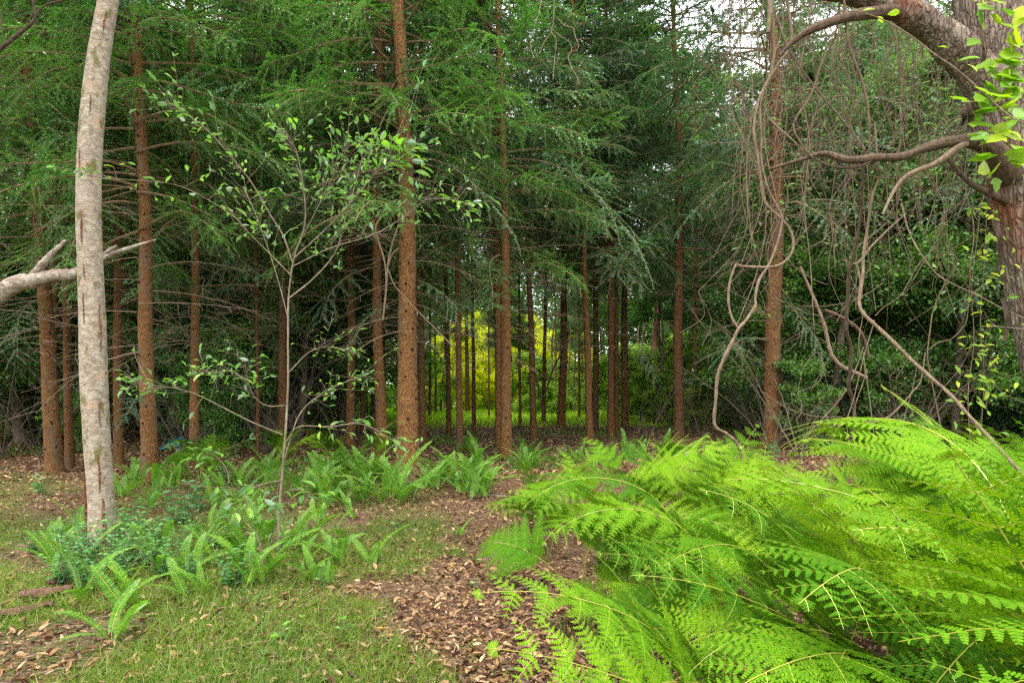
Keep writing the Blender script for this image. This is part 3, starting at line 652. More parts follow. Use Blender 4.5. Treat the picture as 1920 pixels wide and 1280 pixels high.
    n = 5000; Y = 2.6 + 12 * r.random(n) ** 1.6; px = r.uniform(-60, 1500, n); x = (px - 960) / F * Y; a = r.uniform(0, 6.28, n); l = r.uniform(.03, .16, n); u = np.linspace(-.5, .5, 4)
    c = np.stack([x[:, None] + np.cos(a)[:, None] * u * l[:, None], Y[:, None] + np.sin(a)[:, None] * u * l[:, None] + r.normal(0, .002, (n, 4)), (gz(x, Y) + .012 + r.uniform(0, .02, n))[:, None] + r.normal(0, .004, (n, 4))], -1); g = Geo()
    tubes(g, c, r.uniform(.001, .003, n)[:, None] * np.ones((n, 4)), 4); tag(obj('twig_litter', g.mesh('twig_litter', MT['dead_twig'])), 'small dry twigs strewn over the litter', 'twigs', kind='stuff')
    # bright grass of the clearing
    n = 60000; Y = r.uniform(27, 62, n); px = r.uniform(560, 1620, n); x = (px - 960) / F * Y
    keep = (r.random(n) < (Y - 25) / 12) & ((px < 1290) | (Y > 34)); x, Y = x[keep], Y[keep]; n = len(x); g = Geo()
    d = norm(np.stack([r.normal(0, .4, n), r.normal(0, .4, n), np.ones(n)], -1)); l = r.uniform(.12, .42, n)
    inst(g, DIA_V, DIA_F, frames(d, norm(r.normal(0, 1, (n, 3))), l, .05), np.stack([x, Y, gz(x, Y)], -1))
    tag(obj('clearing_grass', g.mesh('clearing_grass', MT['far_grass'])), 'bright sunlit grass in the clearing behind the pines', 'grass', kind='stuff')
scatter_stuff()

# ------------------------------------------------------------------ bracken
def bracken_frond(seed, npin=13, stipe=0.62, Lr=0.95, arch=0.85, end=0.0):
    r = np.random.default_rng(seed); g = Geo()
    # rachis: rises from the ground (+z) and arches over to +x
    k = 30; s = np.linspace(0, stipe + Lr, k); fs_ = s / (stipe + Lr); ang = radians(82) - (radians(82) - .62 - .25 * end) / (1 + np.exp(-(fs_ - .42) * 13)) - (.62 - .75 * end) * np.clip((fs_ - .45) / .55, 0, 1) ** 1.5
    dx = np.cos(ang); dz = np.sin(ang); ds = s[1] - s[0]
    C = np.stack([np.cumsum(dx) * ds, 0.03 * np.sin(s * 3 + seed), np.cumsum(dz) * ds - dz[0] * ds], -1)
    tubes(g, C[None], np.linspace(0.0048, 0.0012, k)[None], 5, 1)
    bp, bd, bu, bl = [], [], [], []            # pinnule frames
    for i in range(npin):
        f = i / (npin - 1); sp_ = stipe + Lr * (f ** 0.85) * 0.97
        p = np.array([np.interp(sp_, s, C[:, j]) for j in range(3)]); T = norm(np.array([np.interp(sp_, s, np.gradient(C[:, j])) for j in range(3)]))
        Lp = 0.56 * (1 - f) ** 0.8 * r.uniform(.8, 1.1) + 0.03
        upv = norm(np.cross(np.cross(T, [0, 0, 1]), T) + 1e-6) if abs(T[2]) < .98 else np.array([-1.0, 0, 0])
        for sg in (-1, 1):
            S = np.array([0, 1.0, 0]) * sg
            d0 = norm(S * 0.82 + T * 0.55 + upv * r.normal(0.05, .08)); curl = r.uniform(.1, .38)
            m = max(4, int(Lp / 0.024)); u = np.linspace(0, 1, 10)[:, None]
            pc = p + d0 * u * Lp + np.array([0, 0, -curl]) * Lp * u ** 2 + T * 0.12 * Lp * u ** 2
            tubes(g, pc[None, ::3], (np.linspace(.0016, .0006, 4))[None], 3, 1)
            uu = (np.arange(m) + .6) / (m + .2)
            q = np.stack([np.interp(uu, u[:, 0], pc[:, j]) for j in range(3)], -1)
            tt = norm(np.stack([np.interp(uu, u[:, 0], np.gradient(pc[:, j])) for j in range(3)], -1))
            nrm = norm(np.cross(tt, np.cross(upv, tt)))
            sv = norm(np.cross(tt, nrm))
            ln = (0.088 * (1 - uu) ** 0.75 * (Lp / .56) ** .5 + 0.008) * r.uniform(.88, 1.1, m)
            for sg2 in (-1, 1):
                dd = norm(sv * sg2 * .9 + tt * .42 + r.normal(0, .04, q.shape) + np.array([0, 0, -.10])); bp.append(q); bd.append(dd); bu.append(nrm + r.normal(0, .10, q.shape)); bl.append(ln)
    bp, bd, bu, bl = map(np.concatenate, (bp, bd, bu, bl))
    # pinnule template: two rows of rounded teeth
    tv, tf = [], []; nt_ = 5
    for j in range(nt_):
        y0 = j / nt_; w = 0.215 * (1 - y0) ** .55 + .02; h = .92 / nt_
        for sg in (-1, 1):
            b = len(tv); tv += [[0, y0, 0], [sg * w, y0 + h * .55, -.02], [sg * w * .8, y0 + h * 1.15, -.025], [0, y0 + h, 0]]
            tf.append([b, b + 1, b + 2, b + 3] if sg > 0 else [b, b + 3, b + 2, b + 1])
    tv += [[-.012, 0, .004], [.012, 0, .004], [.012, 1, 0], [-.012, 1, 0]]; b = len(tv) - 4; tf.append([b, b + 1, b + 2, b + 3])
    M = frames(bd, bu, bl, bl)
    inst(g, np.array(tv), tf, M, bp, 0)
    return g.mesh('frond', [MT['bracken'], MT['stalk']])
FR = [bracken_frond(200 + i, npin=int(8 + i % 3), end=(.75, -.75, -.35, .35, -1.0, -.5, .1, -.9)[i], stipe=(.55, .7, .62, .48, .66, .58, .75, .5)[i], Lr=(1.1, 1.3, 1.05, 1.15, 1.2, .95, 1.25, .9)[i], arch=(.85, .95, .8, 1.0, .9, .78, .88, .98)[i]) for i in range(8)]
def bracken_plant(x, y, s, r, label, nf=5, bias=None):
    root = empty('bracken_fern', (x, y, float(gz(x, y)) - .01)); root.scale = (s, s, s); tag(root, label, 'fern', 'bracken ferns in the bright bank')
    for j in range(nf):
        a = (bias if bias is not None and r.random() < .5 else (-pi / 2 + r.normal(0, 1.0)) if j % 3 == 1 else (pi / 2 + r.normal(0, .9)) if j % 3 == 2 else r.uniform(0, 6.28)) + r.normal(0, .4)
        o = obj('frond', FR[r.integers(8)], root, (r.normal(0, .07), r.normal(0, .07), 0)); q = r.uniform(.8, 1.12) if j % 3 else r.uniform(.5, .95)
        o.rotation_euler = (.42 * cos(a) + r.normal(0, .22), r.normal(0, .16), a); o.scale = (q, q, q)
    return root
r = np.random.default_rng(300)
rows = [(2.15, .85, 2.5), (2.7, .85, 3.0), (3.3, .85, 3.4), (3.9, .85, 3.9), (4.5, .72, 4.3), (5.1, .5, 4.7), (5.8, .4, 5.1), (6.5, .4, 5.6), (7.3, 0.35, 6.0), (8.2, 1.1, 6.6), (9.1, 1.6, 7.4)]
bn = 0
for ri, (yy, x0, x1) in enumerate(rows):
    x = x0
    while x < x1:
        xx, y2 = x + r.normal(0, .1), yy + r.normal(0, .12); px = 960 + xx * F / y2
        gap = (yy > 5.5 and 1440 < px < 1640)
        if not gap:
            where = 'at the left fringe of the bank' if x - x0 < .5 else 'in the left half of the bank' if px < 1350 else 'in the middle of the bank' if px < 1600 else 'in the right half of the bank' if px < 1920 else 'beyond the right edge'
            depth = 'first row' if ri == 0 else ['second', 'third', 'fourth', 'fifth', 'sixth', 'seventh', 'eighth', 'ninth', 'tenth', 'eleventh'][ri - 1] + ' row back'
            s_ = (r.uniform(.72, .98) if yy < 7 else r.uniform(.62, .82)) * (1.0 + .16 * min(1, max(0, (px - 1500) / 400)))
            if x - x0 < .3: s_ *= .8
            o = bracken_plant(xx, y2, s_ * (1.2 if ri < 3 else 1), r, 'bracken fern', nf=4, bias=pi * 1.15 if x - x0 < 1.2 else None)
            count_later(o, 'bracken', depth.replace(' row back', '').join(['the ', ' fern row']), 'bright green bracken fern' if px < 1650 else 'deep green bracken fern')
        x += r.uniform(.46, .6) * (1 + .03 * yy)
# duller bracken farther back
for x, y, s, lab in ((-4.6, 12.5, .75, 'dull green bracken fern between the knotted pine and the slim pine at the left'), (-5.6, 11.3, .7, 'dull green bracken fern just right of the pale trunk foot'), (-3.9, 13.8, .7, 'dull green bracken fern left of the leafy sapling'),
                     (-3.1, 14.5, .6, 'small bracken fern behind the leafy sapling'), (6.8, 10.5, .8, 'dark bracken fern under the long diagonal liana'), (7.8, 10.8, .8, 'dark bracken fern at the right edge behind the bright bank'), (2.7, 11.5, .75, 'tall bracken fern reaching up before the clean orange pine'), (1.9, 12.2, .6, 'small bracken fern left of the tall one before the clean pine')):
    bracken_plant(x, y, s, r, lab, 5)

# ------------------------------------------------------------------ sword ferns
def sword_frond(seed, L=.5, lift=1.1):
    r = np.random.default_rng(seed); g = Geo(); k = 20; s = np.linspace(0, L, k); ang = lift - (s / L) ** 1.3 * r.uniform(.7, 1.3)
    ds = s[1]; C = np.stack([np.cumsum(np.cos(ang)) * ds, .02 * np.sin(s * 8), np.cumsum(np.sin(ang)) * ds], -1)
    tubes(g, C[None], np.linspace(.003, .001, k)[None], 4, 1)
    m = int(L / .015); u = np.linspace(.1, 1, m); T = np.stack([np.interp(u * L, s, np.gradient(C[:, j])) for j in range(3)], -1); T = norm(T)
    q = np.stack([np.interp(u * L, s, C[:, j]) for j in range(3)], -1); nn = norm(np.cross(T, np.array([0, -1.0, 0]))); nn = np.where(nn[:, 2:] < 0, -nn, nn)
    ln = .048 * np.sin(pi * (.12 + .86 * u)) ** .6 * (L / .5) ** .5 + .003
    for sg in (-1, 1):
        d = norm(np.array([0, sg, 0]) + T * .22 + nn * r.normal(.15, .08, (m, 1)))
        inst(g, LEAF_V, LEAF_F, frames(d, nn, ln, .0145), q)
    return g.mesh('frond', [MT['sword'], MT['stalk']])
SF = [sword_frond(400 + i, (.42, .55, .62, .36, .5, .3)[i], (1.35, 1.1, 1.25, 1.45, .95, 1.2)[i]) for i in range(6)]
def sword_plant(x, y, s, r, label, nf=9, spread=.05):
    root = empty('sword_fern', (x, y, float(gz(x, y)) - .01)); root.scale = (s, s, s); tag(root, label, 'fern', 'sword ferns on the forest floor')
    for j in range(nf):
        o = obj('frond', SF[r.integers(6)], root, (r.normal(0, spread), r.normal(0, spread), 0)); q = r.uniform(.75, 1.15)
        o.rotation_euler = (r.normal(0, .12), r.normal(0, .12), r.uniform(0, 6.28)); o.scale = (q, q, q)
    return root
def G(px, py): Y = CH * F / (py - HOR); return (px - 960) / F * Y, Y
r = np.random.default_rng(310)
near = [(250, 1160, .8, 'bright sword fern clump at the lower left with an orange leaf'), (215, 1215, .5, 'low sword fern frond at the bottom left corner'), (350, 1085, .8, 'bright sword fern right of the pale trunk foot'), (300, 1060, .7, 'sword fern close in front of the pale trunk'),
        (440, 1060, .9, 'arching sword fern left of the sapling stem'), (480, 1110, .8, 'low arching sword fern in the grass at the lower left'), (500, 1030, .9, 'sword fern at the left foot of the leafy sapling'), (560, 1040, .8, 'sword fern at the right foot of the leafy sapling'), (640, 1070, .7, 'arching sword fern in the grass left of the path'),
        (110, 1060, .7, 'sword fern at the left of the pale trunk foot'), (410, 1000, .8, 'sword fern half way between pale trunk and sapling'), (170, 1130, .7, 'broad sword fern frond beside the fallen bark'), (600, 985, .7, 'small sword fern right behind the sapling'), (860, 1015, .3, 'tiny sword fern on the path'), (380, 1130, .6, 'small sword fern in the lower left grass')]
for px, py, s, lab in near:
    x, y = G(px, py); sword_plant(x, y, s * 1.3, r, lab, nf=7)
for i in range(34):
    px = r.uniform(90, 700); py = r.uniform(975, 1110); x, y = G(px, py)
    count_later(sword_plant(x, y, r.uniform(.45, .85), r, 'x', nf=4), 'sword', 'the front strip of the weeds' if py > 1065 else 'the middle strip of the weeds' if py > 1020 else 'the rear strip of the weeds', 'little sword fern')
pos_words = ['left end', 'left part', 'middle', 'right part', 'right end']
for i in range(34):
    u = r.random(); px = 590 + 320 * u; py = r.uniform(895, 955) - 10 * abs(u - .5); x, y = G(px, py)
    count_later(sword_plant(x, y, r.uniform(.9, 1.4), r, 'x', nf=10), 'sword', ('the front' if py > 925 else 'the middle' if py > 910 else 'the back') + ' row before the biggest pine', 'lush sword fern')
for i in range(26):
    px = r.uniform(860, 1300); py = r.uniform(838, 880); x, y = G(px, py)
    count_later(sword_plant(x, y, r.uniform(.9, 1.4), r, 'x', nf=9), 'sword', ('the nearer' if py > 858 else 'the farther') + ' row behind the bright bank', 'dark sword fern')
for i in range(26):
    px = r.uniform(230, 620); py = r.uniform(880, 960); x, y = G(px, py)
    count_later(sword_plant(x, y, r.uniform(.8, 1.2), r, 'x', nf=8), 'sword', ('the nearer' if py > 920 else 'the farther') + ' row behind the pale trunk', 'green sword fern')

# ------------------------------------------------------------------ seedlings with small opposite leaves
def seedling_mesh(seed, H, nstem, leaf, ls, pairs=9):
    r = np.random.default_rng(seed); g = Geo(); c = Geo()
    for i in range(nstem):
        a = r.uniform(0, 6.28); le = r.uniform(.1, .6); h = H * r.uniform(.5, 1); u = np.linspace(0, 1, 8)[:, None]
        pc = np.array([r.normal(0, .03), r.normal(0, .03), 0]) + np.array([cos(a) * le, sin(a) * le, 1]) * u * h + r.normal(0, .006, (8, 3))
        tubes(g, pc[None], np.linspace(.004, .0015, 8)[None], 4)
        uu = np.linspace(.15, 1, pairs); q = np.stack([np.interp(uu, u[:, 0], pc[:, j]) for j in range(3)], -1)
        for sg in (0, pi):
            an = r.uniform(0, 6.28) + np.arange(pairs) * 1.57 + sg
            d = norm(np.stack([np.cos(an), np.sin(an), np.full(pairs, .35)], -1)); l = ls * r.uniform(.6, 1.2, pairs) * (1.1 - .4 * uu)
            inst(c, LEAF_V, LEAF_F, frames(d, norm(np.array([0, 0, 1.]) + r.normal(0, .25, (pairs, 3))), l, l * .48), q)
    return g.mesh('stem', MT['grey_bark']), c.mesh('leaves', leaf)
SD = [seedling_mesh(500, .46, 10, MT['bluish_leaf'], .062), seedling_mesh(501, .36, 9, MT['bluish_leaf'], .066), seedling_mesh(502, .28, 4, MT['bluish_leaf'], .085, 5), seedling_mesh(503, .12, 3, MT['sapling_leaf'], .06, 3)]
fs = {}
def seed_at(px, py, k, s, lab):
    x, y = G(px, py); z = float(gz(x, y))
    if k not in fs:
        fs[k] = proto('seedling', SD[k], (x, y, z), lab, 'seedling', 'low seedlings on the forest floor', ('stem', 'leaves')); fs[k].scale = (s * 1.12,) * 3
        fs[k].children[1 if fs[k].children[1].name.startswith('lea') else 0]['kind'] = 'stuff'
        return fs[k]
    return copy_tree(fs[k], (x, y, z), r.uniform(0, 6.28), s * 1.12, label=lab)
for i, (px, py, k, s, lab) in enumerate([
    (130, 1075, 0, 1.0, 'bluish seedling at the left foot of the pale trunk'), (165, 1070, 1, 1.1, 'leafy seedling close before the pale trunk'), (210, 1075, 0, .9, 'bluish seedling at the right foot of the pale trunk'), (240, 1040, 1, 1.2, 'seedling just right of the pale trunk'),
    (270, 1010, 2, 1.4, 'broad leaved blue green seedling right of the pale trunk'), (120, 1110, 1, .9, 'low bluish seedling near the fallen bark'), (165, 1120, 0, .8, 'dense seedling above the fallen bark piece'), (330, 985, 2, 1.5, 'tall blue green seedling between pale trunk and sapling'),
    (375, 960, 2, 1.5, 'blue green seedling with glossy leaves left of the sapling'), (225, 1100, 1, .9, 'low seedling behind the lower left fern clump'), (300, 1030, 1, .9, 'seedling in the ferns right of the pale trunk'), (60, 1040, 1, .6, 'small seedling at the left edge'),
    (400, 1040, 1, .7, 'small bluish seedling left of the sapling stem'), (345, 1045, 0, .8, 'bushy bluish seedling among the sword ferns'), (655, 1200, 3, 1.0, 'tiny broad leaved seedling by the path at the bottom'), (520, 1215, 3, 1.1, 'tiny seedling cluster in the bottom left grass'), (890, 1105, 3, .7, 'tiny seedling on the littered path'),
    (560, 1190, 3, .8, 'tiny yellow green seedling in the grass'), (600, 1110, 3, .9, 'tiny seedling under the arching sword fern'), (740, 1000, 3, 1, 'tiny seedling before the fern bank'), (1010, 1160, 3, .6, 'tiny seedling at the bright fern fringe'), (80, 930, 2, 1.1, 'seedling in shade left of the pale trunk'), (430, 910, 2, 1.5, 'dark seedling in the shade left of the sapling'),
    (1500, 850, 2, 2.2, 'blue green seedling behind the bright ferns below the lianas'), (1440, 865, 2, 2.0, 'broad leaved seedling at the foot of the thick right pine'), (1170, 850, 2, 1.6, 'seedling behind the top of the fern bank'), (960, 880, 2, 1.2, 'seedling right of the path at the shade edge')]):
    seed_at(px, py, k, s, lab)

r = np.random.default_rng(520)
for i in range(14):
    px = 200 * (1 + r.normal(0, .45)) + (150 if i % 3 else 0); py = r.uniform(960, 1125); k = int(r.integers(3))
    if px < -20: continue
    count_later(seed_at(px, py, k, r.uniform(.6, 1.2), 'x'), 'seed', 'the ' + ('front' if py > 1075 else 'middle' if py > 1020 else 'rear') + ' strip around the pale trunk', ['twiggy', 'leafy', 'broad leaved'][k] + ' seedling')

# ------------------------------------------------------------------ pale grey trunk in the foreground
def pale_tree():
    pts = [(193, 1045, 74, 6.4), (192, 1020, 64, 6.4), (190, 960, 57, 6.4), (187, 900, 56, 6.4), (181, 800, 57, 6.4), (176, 700, 57, 6.4), (173, 600, 54, 6.4), (169, 500, 51, 6.4), (166, 400, 50, 6.4), (168, 300, 50, 6.4), (175, 200, 50, 6.4), (186, 100, 47, 6.4), (203, 0, 43, 6.4),
           (222, -120, 38, 6.4), (235, -300, 32, 6.5), (240, -550, 24, 6.6), (250, -900, 12, 6.7)]
    C, R = curve_px(pts, 14); base = P(193, 1028, 6.4); x, y = base[0], base[1]; z = float(gz(x, y))
    root = empty('pale_tree', (x, y, z)); tag(root, 'pale pinkish grey tree trunk with mossy patches and red brown splits in the left foreground', 'tree')
    C = C - np.array([x, y, z]); g = Geo(); r = np.random.default_rng(600)
    n = 36; a = np.arange(n) * 2 * pi / n
    th_ = np.arange(n) * 2 * pi / n; hh = C[:, 2:3]
    R2 = R[:, None] * 1.0 * (1 + .035 * np.sin(2 * th_ + hh * 1.1) + .02 * np.sin(5 * th_ + hh * 2.3) + .25 * np.exp(-np.clip(hh, 0, 9) / .12) * (.5 + .5 * np.sin(4 * th_ + 1)) + r.normal(0, .008, (len(R), n)))
    T_ = norm(np.gradient(C, axis=0)); A_ = norm(np.cross(T_, [1, 0, 0])); B_ = np.cross(T_, A_)
    v_ = C[:, None] + R2[..., None] * (np.cos(th_)[None, :, None] * A_[:, None] + np.sin(th_)[None, :, None] * B_[:, None])
    i_ = np.arange(len(R) - 1)[:, None] * n; j_ = np.arange(n)[None]; k_ = (j_ + 1) % n; g.add(v_.reshape(-1, 3), np.stack([i_ + j_, i_ + k_, i_ + n + k_, i_ + n + j_], -1).reshape(-1, 4)); me = g.mesh('trunk', MT['pale_bark'], True); obj('trunk', me, root)
    # split bark running down the trunk, as real raised lips over the bark
    k = 0
    for (p0, p1, off, w) in (((200, 20), (0, 0), .75, 3), (None, None, 0, 0)):
        pass
    def crack(y0, y1, f, w):
        yy = np.linspace(y0, y1, 26); ctr = np.interp(yy, [p[1] for p in pts[::-1]], [p[0] for p in pts[::-1]]); wd = np.interp(yy, [p[1] for p in pts[::-1]], [p[2] for p in pts[::-1]])
        rr = wd * 6.4 / F / 2 * .96 * .835 * 1.14; fx = np.clip(f + 0.02 * np.sin(yy * .11 + f * 9) + r.normal(0, .012, 26), -.97, .97)
        cc = np.array([P(c, q, 6.4) for c, q in zip(ctr, yy)]); cc[:, 0] += fx * rr * .93; cc[:, 1] -= np.sqrt(1 - fx ** 2) * rr * .925; cc -= np.array([x, y, z])
        ww = w * .6 * 6.4 / F / 2 * np.sin(np.linspace(.05, pi - .05, 26)) ** .5 * r.uniform(.6, 1.3, 26)
        q = Geo(); tubes(q, cc[None], ww[None], 6, ref=(1, 0, 0), noise=.15, r=r); obj('bark_split', q.mesh('bark_split', MT['crack']), root)
    for c_ in ((1030, 885, -.80, 9), (1030, 930, .66, 11), (920, 850, .55, 7), (800, 745, .74, 4), (612, 552, -.02, 4), (528, 500, .1, 3), (465, 400, 0, 4), (330, 285, -.25, 3), (225, 185, .35, 3), (70, 30, .6, 4), (660, 560, .92, 4)): crack(*c_)
    # small tufts of moss and the leafy crown far above the frame
    cg = Geo(); r2 = np.random.default_rng(601); top = C[-26:]; lg = Geo()
    anchors = []
    for i in range(18):
        p = top[int(i * 25 / 18)]; a_ = i * 2.4; L = r2.uniform(1.2, 2.6); d = norm(np.array([cos(a_), sin(a_), .5])); u = np.linspace(0, 1, 6)[:, None]; c = p + d * u * L
        tubes(lg, c[None], np.linspace(.03, .008, 6)[None], 5); anchors += list(c[2:])
    A = np.array(anchors); k = r2.integers(0, len(A), 5200); l = r2.uniform(.05, .11, 5200)
    inst(cg, DIA_V, DIA_F, frames(norm(r2.normal(0, 1, (5200, 3))), norm(r2.normal(0, .6, (5200, 3)) + np.array([0, 0, 1])), l, l * .5), A[k] + r2.normal(0, .25, (5200, 3)))
    lo = obj('limb', lg.mesh('limb', MT['pale_bark'], True), root); obj('crown', cg.mesh('crown', MT['broad_leaf']), root)
pale_tree()

def traced(name, label, cat, strands, mat, group=None, sides=7, noise=.04, part=None, k=7, root_at=None):
    """one thing whose stems follow points seen in the photograph, each at its own distance"""
    allc = [curve_px(s, k) for s in strands]
    base = min((c[0][np.argmin(c[0][:, 2])] for c in allc), key=lambda p: p[2]) if root_at is None else root_at
    rr = np.random.default_rng(int(abs(base[0] * 1000)) + len(strands)); many = len(allc) > 1
    g = Geo(); o = empty(name, tuple(base)) if many else None
    for C, R in allc:
        if name == 'liana': R = R * .72 * (1 + .16 * np.sin(np.arange(len(R)) * .9 + len(R)) * np.sin(np.arange(len(R)) * .37))
        tubes(g, (C - base)[None], R[None], sides, noise=noise * (1.6 if name == 'liana' else 1), r=rr)
        if many: obj('stem', g.mesh('stem', MT[mat], True), o); g = Geo()
    if not many: o = obj(name, g.mesh(name, MT[mat], True), None, tuple(base))
    tag(o, label, cat, group); return o

traced('dead_limb', 'bleached mottled dead limb leaning behind the pale trunk, with one short upward stub', 'fallen limb',
       [[(-560, 1060, 60, 7.6), (-250, 740, 54, 7.3), (0, 552, 45, 7.0), (60, 527, 36, 6.95), (100, 517, 30, 6.9), (145, 512, 27, 6.85), (195, 483, 14, 6.8), (245, 464, 8, 6.8), (292, 449, 2, 6.8)],
        [(58, 524, 22, 6.95), (78, 498, 19, 6.93), (98, 475, 13, 6.9), (124, 450, 7, 6.9)], [(195, 480, 13, 6.8), (208, 468, 10, 6.78), (219, 460, 3, 6.78)]], 'bleached', sides=14, noise=.05)

# ------------------------------------------------------------------ big shaggy trunk on the right
def shaggy_tree():
    pts = [(2080, 1150, 215, 5.0), (2060, 1060, 190, 5.0), (2032, 900, 160, 5.0), (1998, 760, 146, 5.0), (1962, 600, 142, 5.0), (1932, 430, 142, 5.0), (1908, 300, 142, 5.0), (1880, 150, 148, 5.0), (1858, 0, 150, 5.0), (1835, -160, 130, 5.1), (1800, -400, 110, 5.2), (1770, -700, 80, 5.3), (1750, -1000, 45, 5.4)]
    C, R = curve_px(pts, 26); base = P(2075, 1115, 5.0); root = empty('shaggy_tree', tuple(base)); tag(root, 'big leaning tree with shaggy grey brown bark at the right edge', 'tree')
    r = np.random.default_rng(610); k = len(R); n = 96; a = np.arange(n) * 2 * pi / n
    # furrowed bark plates: ridges run up the trunk, broken now and then
    T = norm(np.gradient(C, axis=0)); A = norm(np.cross(T, [0, 1.0, 0])); B = np.cross(T, A)
    zz = np.arange(k)[:, None]; aa = a[None]
    fur = 0
    for q, (fa, fz, ph, am) in enumerate(((11, .03, 0, .035), (23, .07, 1.2, .032), (37, .11, 2.2, .024), (5, .05, .4, .03))):
        fur = fur + am * np.abs(np.sin(fa * aa / 2 + 1.4 * np.sin(zz * fz + ph) + ph)) 
    lump = r.normal(0, .012, (k, n)); br = .03 * (np.sin(zz * .9 + 3 * np.sin(aa * 3)) > .75)
    rr = R[:, None] * (0.93 + fur + lump - br)
    v = (C - base)[:, None] + rr[..., None] * (np.cos(a)[None, :, None] * A[:, None] + np.sin(a)[None, :, None] * B[:, None])
    i = np.arange(k - 1)[:, None] * n; j = np.arange(n)[None]; j2 = (j + 1) % n
    g = Geo(); g.add(v.reshape(-1, 3), np.stack([i + j, i + n + j, i + n + j2, i + j2], -1).reshape(-1, 4)); obj('trunk', g.mesh('trunk', MT['shaggy'], True), root)
    def limb(name, strands, mat='shaggy', nz=.05):
        g = Geo()
        for s in strands:
            c, q = curve_px(s, 22); th2 = np.arange(28) * 2 * pi / 28; q2 = q * (1 + .06 * np.sin(np.arange(len(q)) * .23)); k0 = len(g.v); tubes(g, (c - base)[None], q2[None], 28, noise=0)
            vv = g.v[k0].reshape(len(q), 28, 3); cc_ = (c - base)[:, None]; fz_ = np.arange(len(q))[:, None]; am = .09 * np.abs(np.sin(th2 * 3.5 + .8 * np.sin(fz_ * .11))) + .06 * np.abs(np.sin(th2 * 8 + np.sin(fz_ * .2))) + r.normal(0, .025, (len(q), 28)) - .06; g.v[k0] = (cc_ + (vv - cc_) * (1 + am[..., None])).reshape(-1, 3).astype(np.float32)
        return obj(name, g.mesh(name, MT[mat], True), root)
    limb('limb', [[(1880, 190, 105, 4.95), (1820, 120, 84, 4.9), (1760, 62, 68, 4.85), (1700, 22, 56, 4.8), (1620, -8, 46, 4.8), (1540, -18, 36, 4.8), (1450, -30, 26, 4.9), (1330, -60, 16, 5.0)]])
    limb('limb', [[(1700, 20, 40, 4.8), (1640, 24, 26, 4.75), (1590, 32, 20, 4.7), (1530, 52, 17, 4.7), (1490, 76, 11, 4.75), (1462, 105, 7, 4.8)]], 'liana_dark')
    limb('limb', [[(1900, 330, 60, 4.9), (1850, 272, 44, 4.8), (1800, 264, 28, 4.7), (1740, 276, 20, 4.65), (1690, 294, 17, 4.6), (1640, 296, 17, 4.6), (1590, 300, 15, 4.6), (1545, 288, 11, 4.65), (1500, 300, 8, 4.7), (1440, 318, 5, 4.8)],
                  [(1640, 296, 10, 4.6), (1610, 312, 7, 4.6), (1560, 312, 5, 4.65), (1518, 292, 3, 4.65)]], 'liana_dark')
    limb('limb', [[(1810, 268, 18, 4.7), (1788, 282, 15, 4.65), (1755, 306, 12, 4.6), (1700, 330, 10, 4.6), (1674, 362, 7, 4.6), (1655, 402, 5, 4.6)]], 'liana')
    limb('limb', [[(1900, 380, 26, 4.95), (1845, 358, 15, 4.9), (1810, 335, 11, 4.9), (1777, 298, 8, 4.9)]], 'liana_dark')
    # hanging slabs of loose bark
    for px, py, h, w in ((1812, 190, 60, 10), (1800, 205, 30, 8), (1868, 420, 90, 9), (1880, 560, 80, 8), (1838, 60, 70, 9), (1850, 320, 60, 9)):
        g = Geo(); u = np.linspace(0, 1, 8); c = np.array([P(px + 8 * sin(3 * t), py + h * t, 4.72 - .03 * sin(t * 5)) for t in u]) - base
        v = np.stack([c + np.array([-w / F * 4.7 / 2, 0, 0]) * (1 - .7 * u[:, None] ** 3), c + np.array([0, -.02, 0]), c + np.array([w / F * 4.7 / 2, 0.01, 0]) * (1 - .7 * u[:, None] ** 3)], 1)
        i = np.arange(7)[:, None] * 3 + np.arange(2)[None]; g.add(v.reshape(-1, 3), np.stack([i, i + 1, i + 4, i + 3], -1).reshape(-1, 4)); o = obj('loose_bark', g.mesh('loose_bark', MT['dark_bark']), root)
        m = o.modifiers.new('thickness', 'SOLIDIFY'); m.thickness = .008
    # high crown, out of the frame, shading the right of the fern bank
    g = Geo(); lg = Geo(); top = C[-60:] - base; A_ = []
    for i in range(26):
        p = top[int(i * 59 / 26)]; an = i * 2.4; L = r.uniform(1.8, 3.6); d = norm(np.array([cos(an), sin(an), .35])); u = np.linspace(0, 1, 7)[:, None]; c = p + d * u * L
        tubes(lg, c[None], np.linspace(.05, .01, 7)[None], 6); A_ += list(c[2:])
    A_ = np.array(A_); m_ = 9000; kk = r.integers(0, len(A_), m_); l = r.uniform(.06, .12, m_)
    inst(g, DIA_V, DIA_F, frames(norm(r.normal(0, 1, (m_, 3))), norm(r.normal(0, .6, (m_, 3)) + np.array([0, 0, 1])), l, l * .5), A_[kk] + r.normal(0, .3, (m_, 3)))
    obj('upper_limb', lg.mesh('upper_limb', MT['shaggy'], True), root); obj('crown', g.mesh('crown', MT['broad_leaf']), root)
shaggy_tree()

